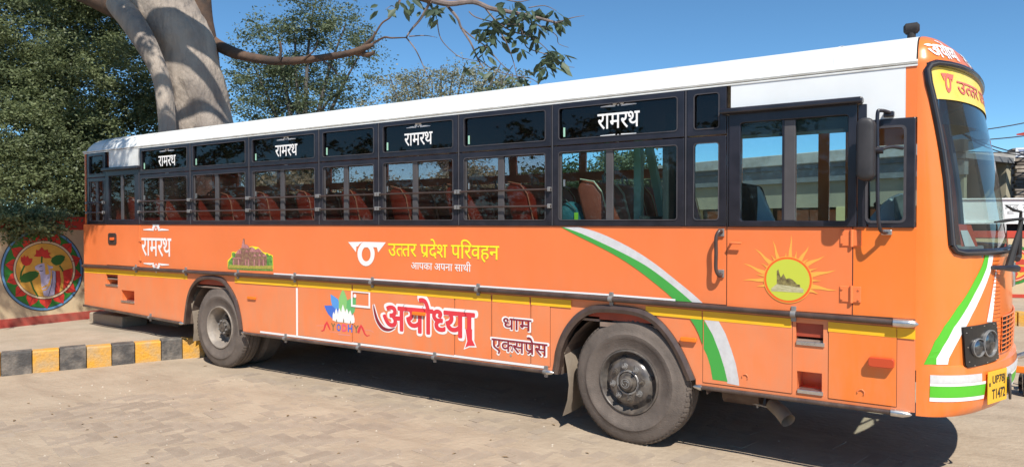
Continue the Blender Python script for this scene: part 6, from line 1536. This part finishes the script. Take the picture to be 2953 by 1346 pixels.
# unseen crown and limb added to shade the wall, then sprays over its top
cc = clumps([((-9.9, -4.2, 6.1), (.8, 2.4, .7)), ((-9.2, -2.2, 6.6), (.9, 1.0, .5))], 70, 130, .2)
leaves_mesh('crown', cc, 0, .06, lf_thorn, [o for o in bpy.data.objects if o.name == 'thorn_tree'][0])
tube_noise([Vector((-17, -2.5, 8.0)), Vector((-14, -3, 7.9)), Vector((-11.2, -3.4, 7.0)), Vector((-9.6, -4.2, 6.4))], [.12, .09, .06, .02], 8, .08).build('limb', barkg, [o for o in bpy.data.objects if o.name == 'thorn_tree'][0], smooth=True)
cc = clumps([E(60, 565, 10.9, 70, 20, .25), E(125, 580, 11.1, 40, 20, .2), E(10, 545, 10.8, 60, 36, .3), E(110, 545, 11.3, 100, 20, .3), E(160, 552, 11.5, 45, 14, .2), E(15, 590, 10.8, 30, 22, .2)], 120, 70, .075)
t = thing('hanging_spray', 'fine drooping thorn twigs hanging over the red wall top above the mural', 'branch', tuple(cc.mean(axis=0)))
leaves_mesh('foliage', cc, 0, .032, lf_thorn, t, droop=.6)
# --- open tree behind the bus, sky showing through
b_ = base_of(760, 24)
def limbs(b, Z, tips, z0=1.5):
    out = [(lim([(b[0], b[1], 0), (b[0] + .1, b[1], z0), (b[0] - .1, b[1] + .2, z0 + 2)]), .22, .16)]
    for (x, y, x2, y2) in tips:
        p = Wd(x, y, Z); m_ = Wd(x2, y2, Z); s0 = Vector((b[0], b[1], z0 + 1.2)); out.append(([s0, s0.lerp(m_, .55) + Vector((0, 0, .25)), m_, p], .11, .02))
    return out
tree('open_crown_tree', 'loose airy green tree with blue sky between its branches behind the pale trunk', 'tree', b_,
     [E(790, 30, 24, 80, 70, 1.6), E(860, 70, 24, 70, 50, 1.2), E(720, 110, 24, 95, 60, 1.6), E(690, 200, 24, 100, 70, 1.7), E(760, 190, 24.5, 90, 50, 1.5), E(900, 130, 24, 60, 45, 1.2), E(640, 60, 24.5, 25, 30, .6), E(640, 170, 24.5, 60, 60, 1.3), E(800, 250, 24, 110, 45, 1.6), E(880, 210, 24, 50, 50, 1.1), E(650, 280, 24, 90, 60, 1.6), E(700, 400, 24, 190, 120, 2)],
     limbs(b_, 24, [(790, 10, 775, 130), (870, 60, 830, 170), (700, 90, 715, 200), (640, 170, 680, 260), (910, 130, 860, 220), (880, 220, 820, 260), (740, 60, 745, 180)]),
     560, 80, .20, .048, lf_mid, barkg, .35)
b_ = base_of(1130, 30)
tree('pale_twiggy_tree', 'pale thinly leaved twiggy tree showing just above the middle of the bus roof', 'tree', b_,
     [E(1000, 230, 30, 80, 50, 1.5), E(1080, 225, 30, 80, 60, 1.6), E(1160, 205, 30, 70, 50, 1.5), E(1230, 220, 30, 70, 45, 1.4), E(960, 280, 30, 80, 40, 1.6), E(1280, 190, 30, 35, 30, .8), E(1120, 330, 30, 200, 90, 2.6)],
     limbs(b_, 30, [(980, 190, 1010, 270), (1050, 180, 1060, 260), (1110, 165, 1110, 250), (1170, 160, 1150, 250), (1230, 180, 1200, 250), (1290, 165, 1240, 240), (1320, 190, 1270, 250), (1020, 210, 1040, 280), (1260, 160, 1220, 240), (1140, 180, 1130, 260)], 2.5),
     420, 46, .20, .055, lf_pale, barkg, .3)
tree('twiggy_shrub_tree', 'small green tree top showing below the overhanging branch above the roof', 'tree', base_of(1350, 27),
     [E(1265, 225, 27, 40, 30, .9), E(1255, 260, 27, 50, 40, 1.2), E(1300, 330, 27, 120, 80, 2)], limbs(base_of(1290, 27), 27, [(1260, 200, 1270, 260), (1290, 185, 1285, 260)], 2), 120, 50, .2, .06, lf_mid, barkg, .3)
# shrubs and trees low behind the bus, seen through its windows; leaves paled to brighten the view
for i, (x, y, Z, rx, ry, lm) in enumerate(((480, 540, 22, 110, 45, lf_pale), (700, 520, 21, 150, 70, lf_pale), (930, 520, 24, 120, 60, lf_pale), (1160, 500, 24, 140, 75, lf_pale), (1390, 500, 25, 130, 85, lf_dark), (1560, 470, 25, 110, 90, lf_mid))):
    b = base_of(x, Z)
    tree('background_tree', ['pale bush behind the rear windows of the bus', 'green bush left of the logo windows behind the bus', 'pale leafy bush behind the middle windows of the bus', 'green bush behind the sixth bus window', 'dark broad bush behind the large front passenger window', 'leafy tree beside the veranda building behind the bus'][i], 'tree', b,
         [E(x, y, Z, rx, ry, 1.6), E(x + 30, y - 30, Z + .5, rx * .6, ry * .7, 1.2), E(x, 620, Z, rx * .8, 50, 1.3)], limbs(b, Z, [(x - 40, y - 30, x - 10, y + 10), (x + 40, y - 20, x + 10, y + 10)], .3), 260, 52, .22, .075, lm, barkd, .4)
# trees across the yard, on the camera's side: they are what the glass mirrors
for i, (x, y, h, r) in enumerate(((-24, -20, 5.5, 4.5), (-16, -24, 6.5, 5), (-8, -25, 6, 4.5), (-1, -27, 5.2, 4), (6.5, -27, 4.6, 3.6), (-33, -16, 6.5, 5.5), (14, -24, 5.5, 4))):
    tree('yard_tree', ['broad tree across the yard', 'tall dark tree across the yard', 'round tree across the yard', 'lower tree across the yard', 'small tree across the yard', 'far left tree across the yard', 'right tree across the yard'][i] + ' behind the viewer', 'tree', (x, y),
         [((x, y, h * .62), (r, r, h * .42)), ((x + r * .5, y, h * .35), (r * .7, r * .8, h * .33)), ((x - r * .5, y + .5, h * .4), (r * .7, r * .8, h * .35))],
         [(lim([(x, y, 0), (x + .2, y, h * .4), (x, y + .2, h * .8)]), .25, .08)], 330, 34, .3, .15, lf_dark, barkd, .5)
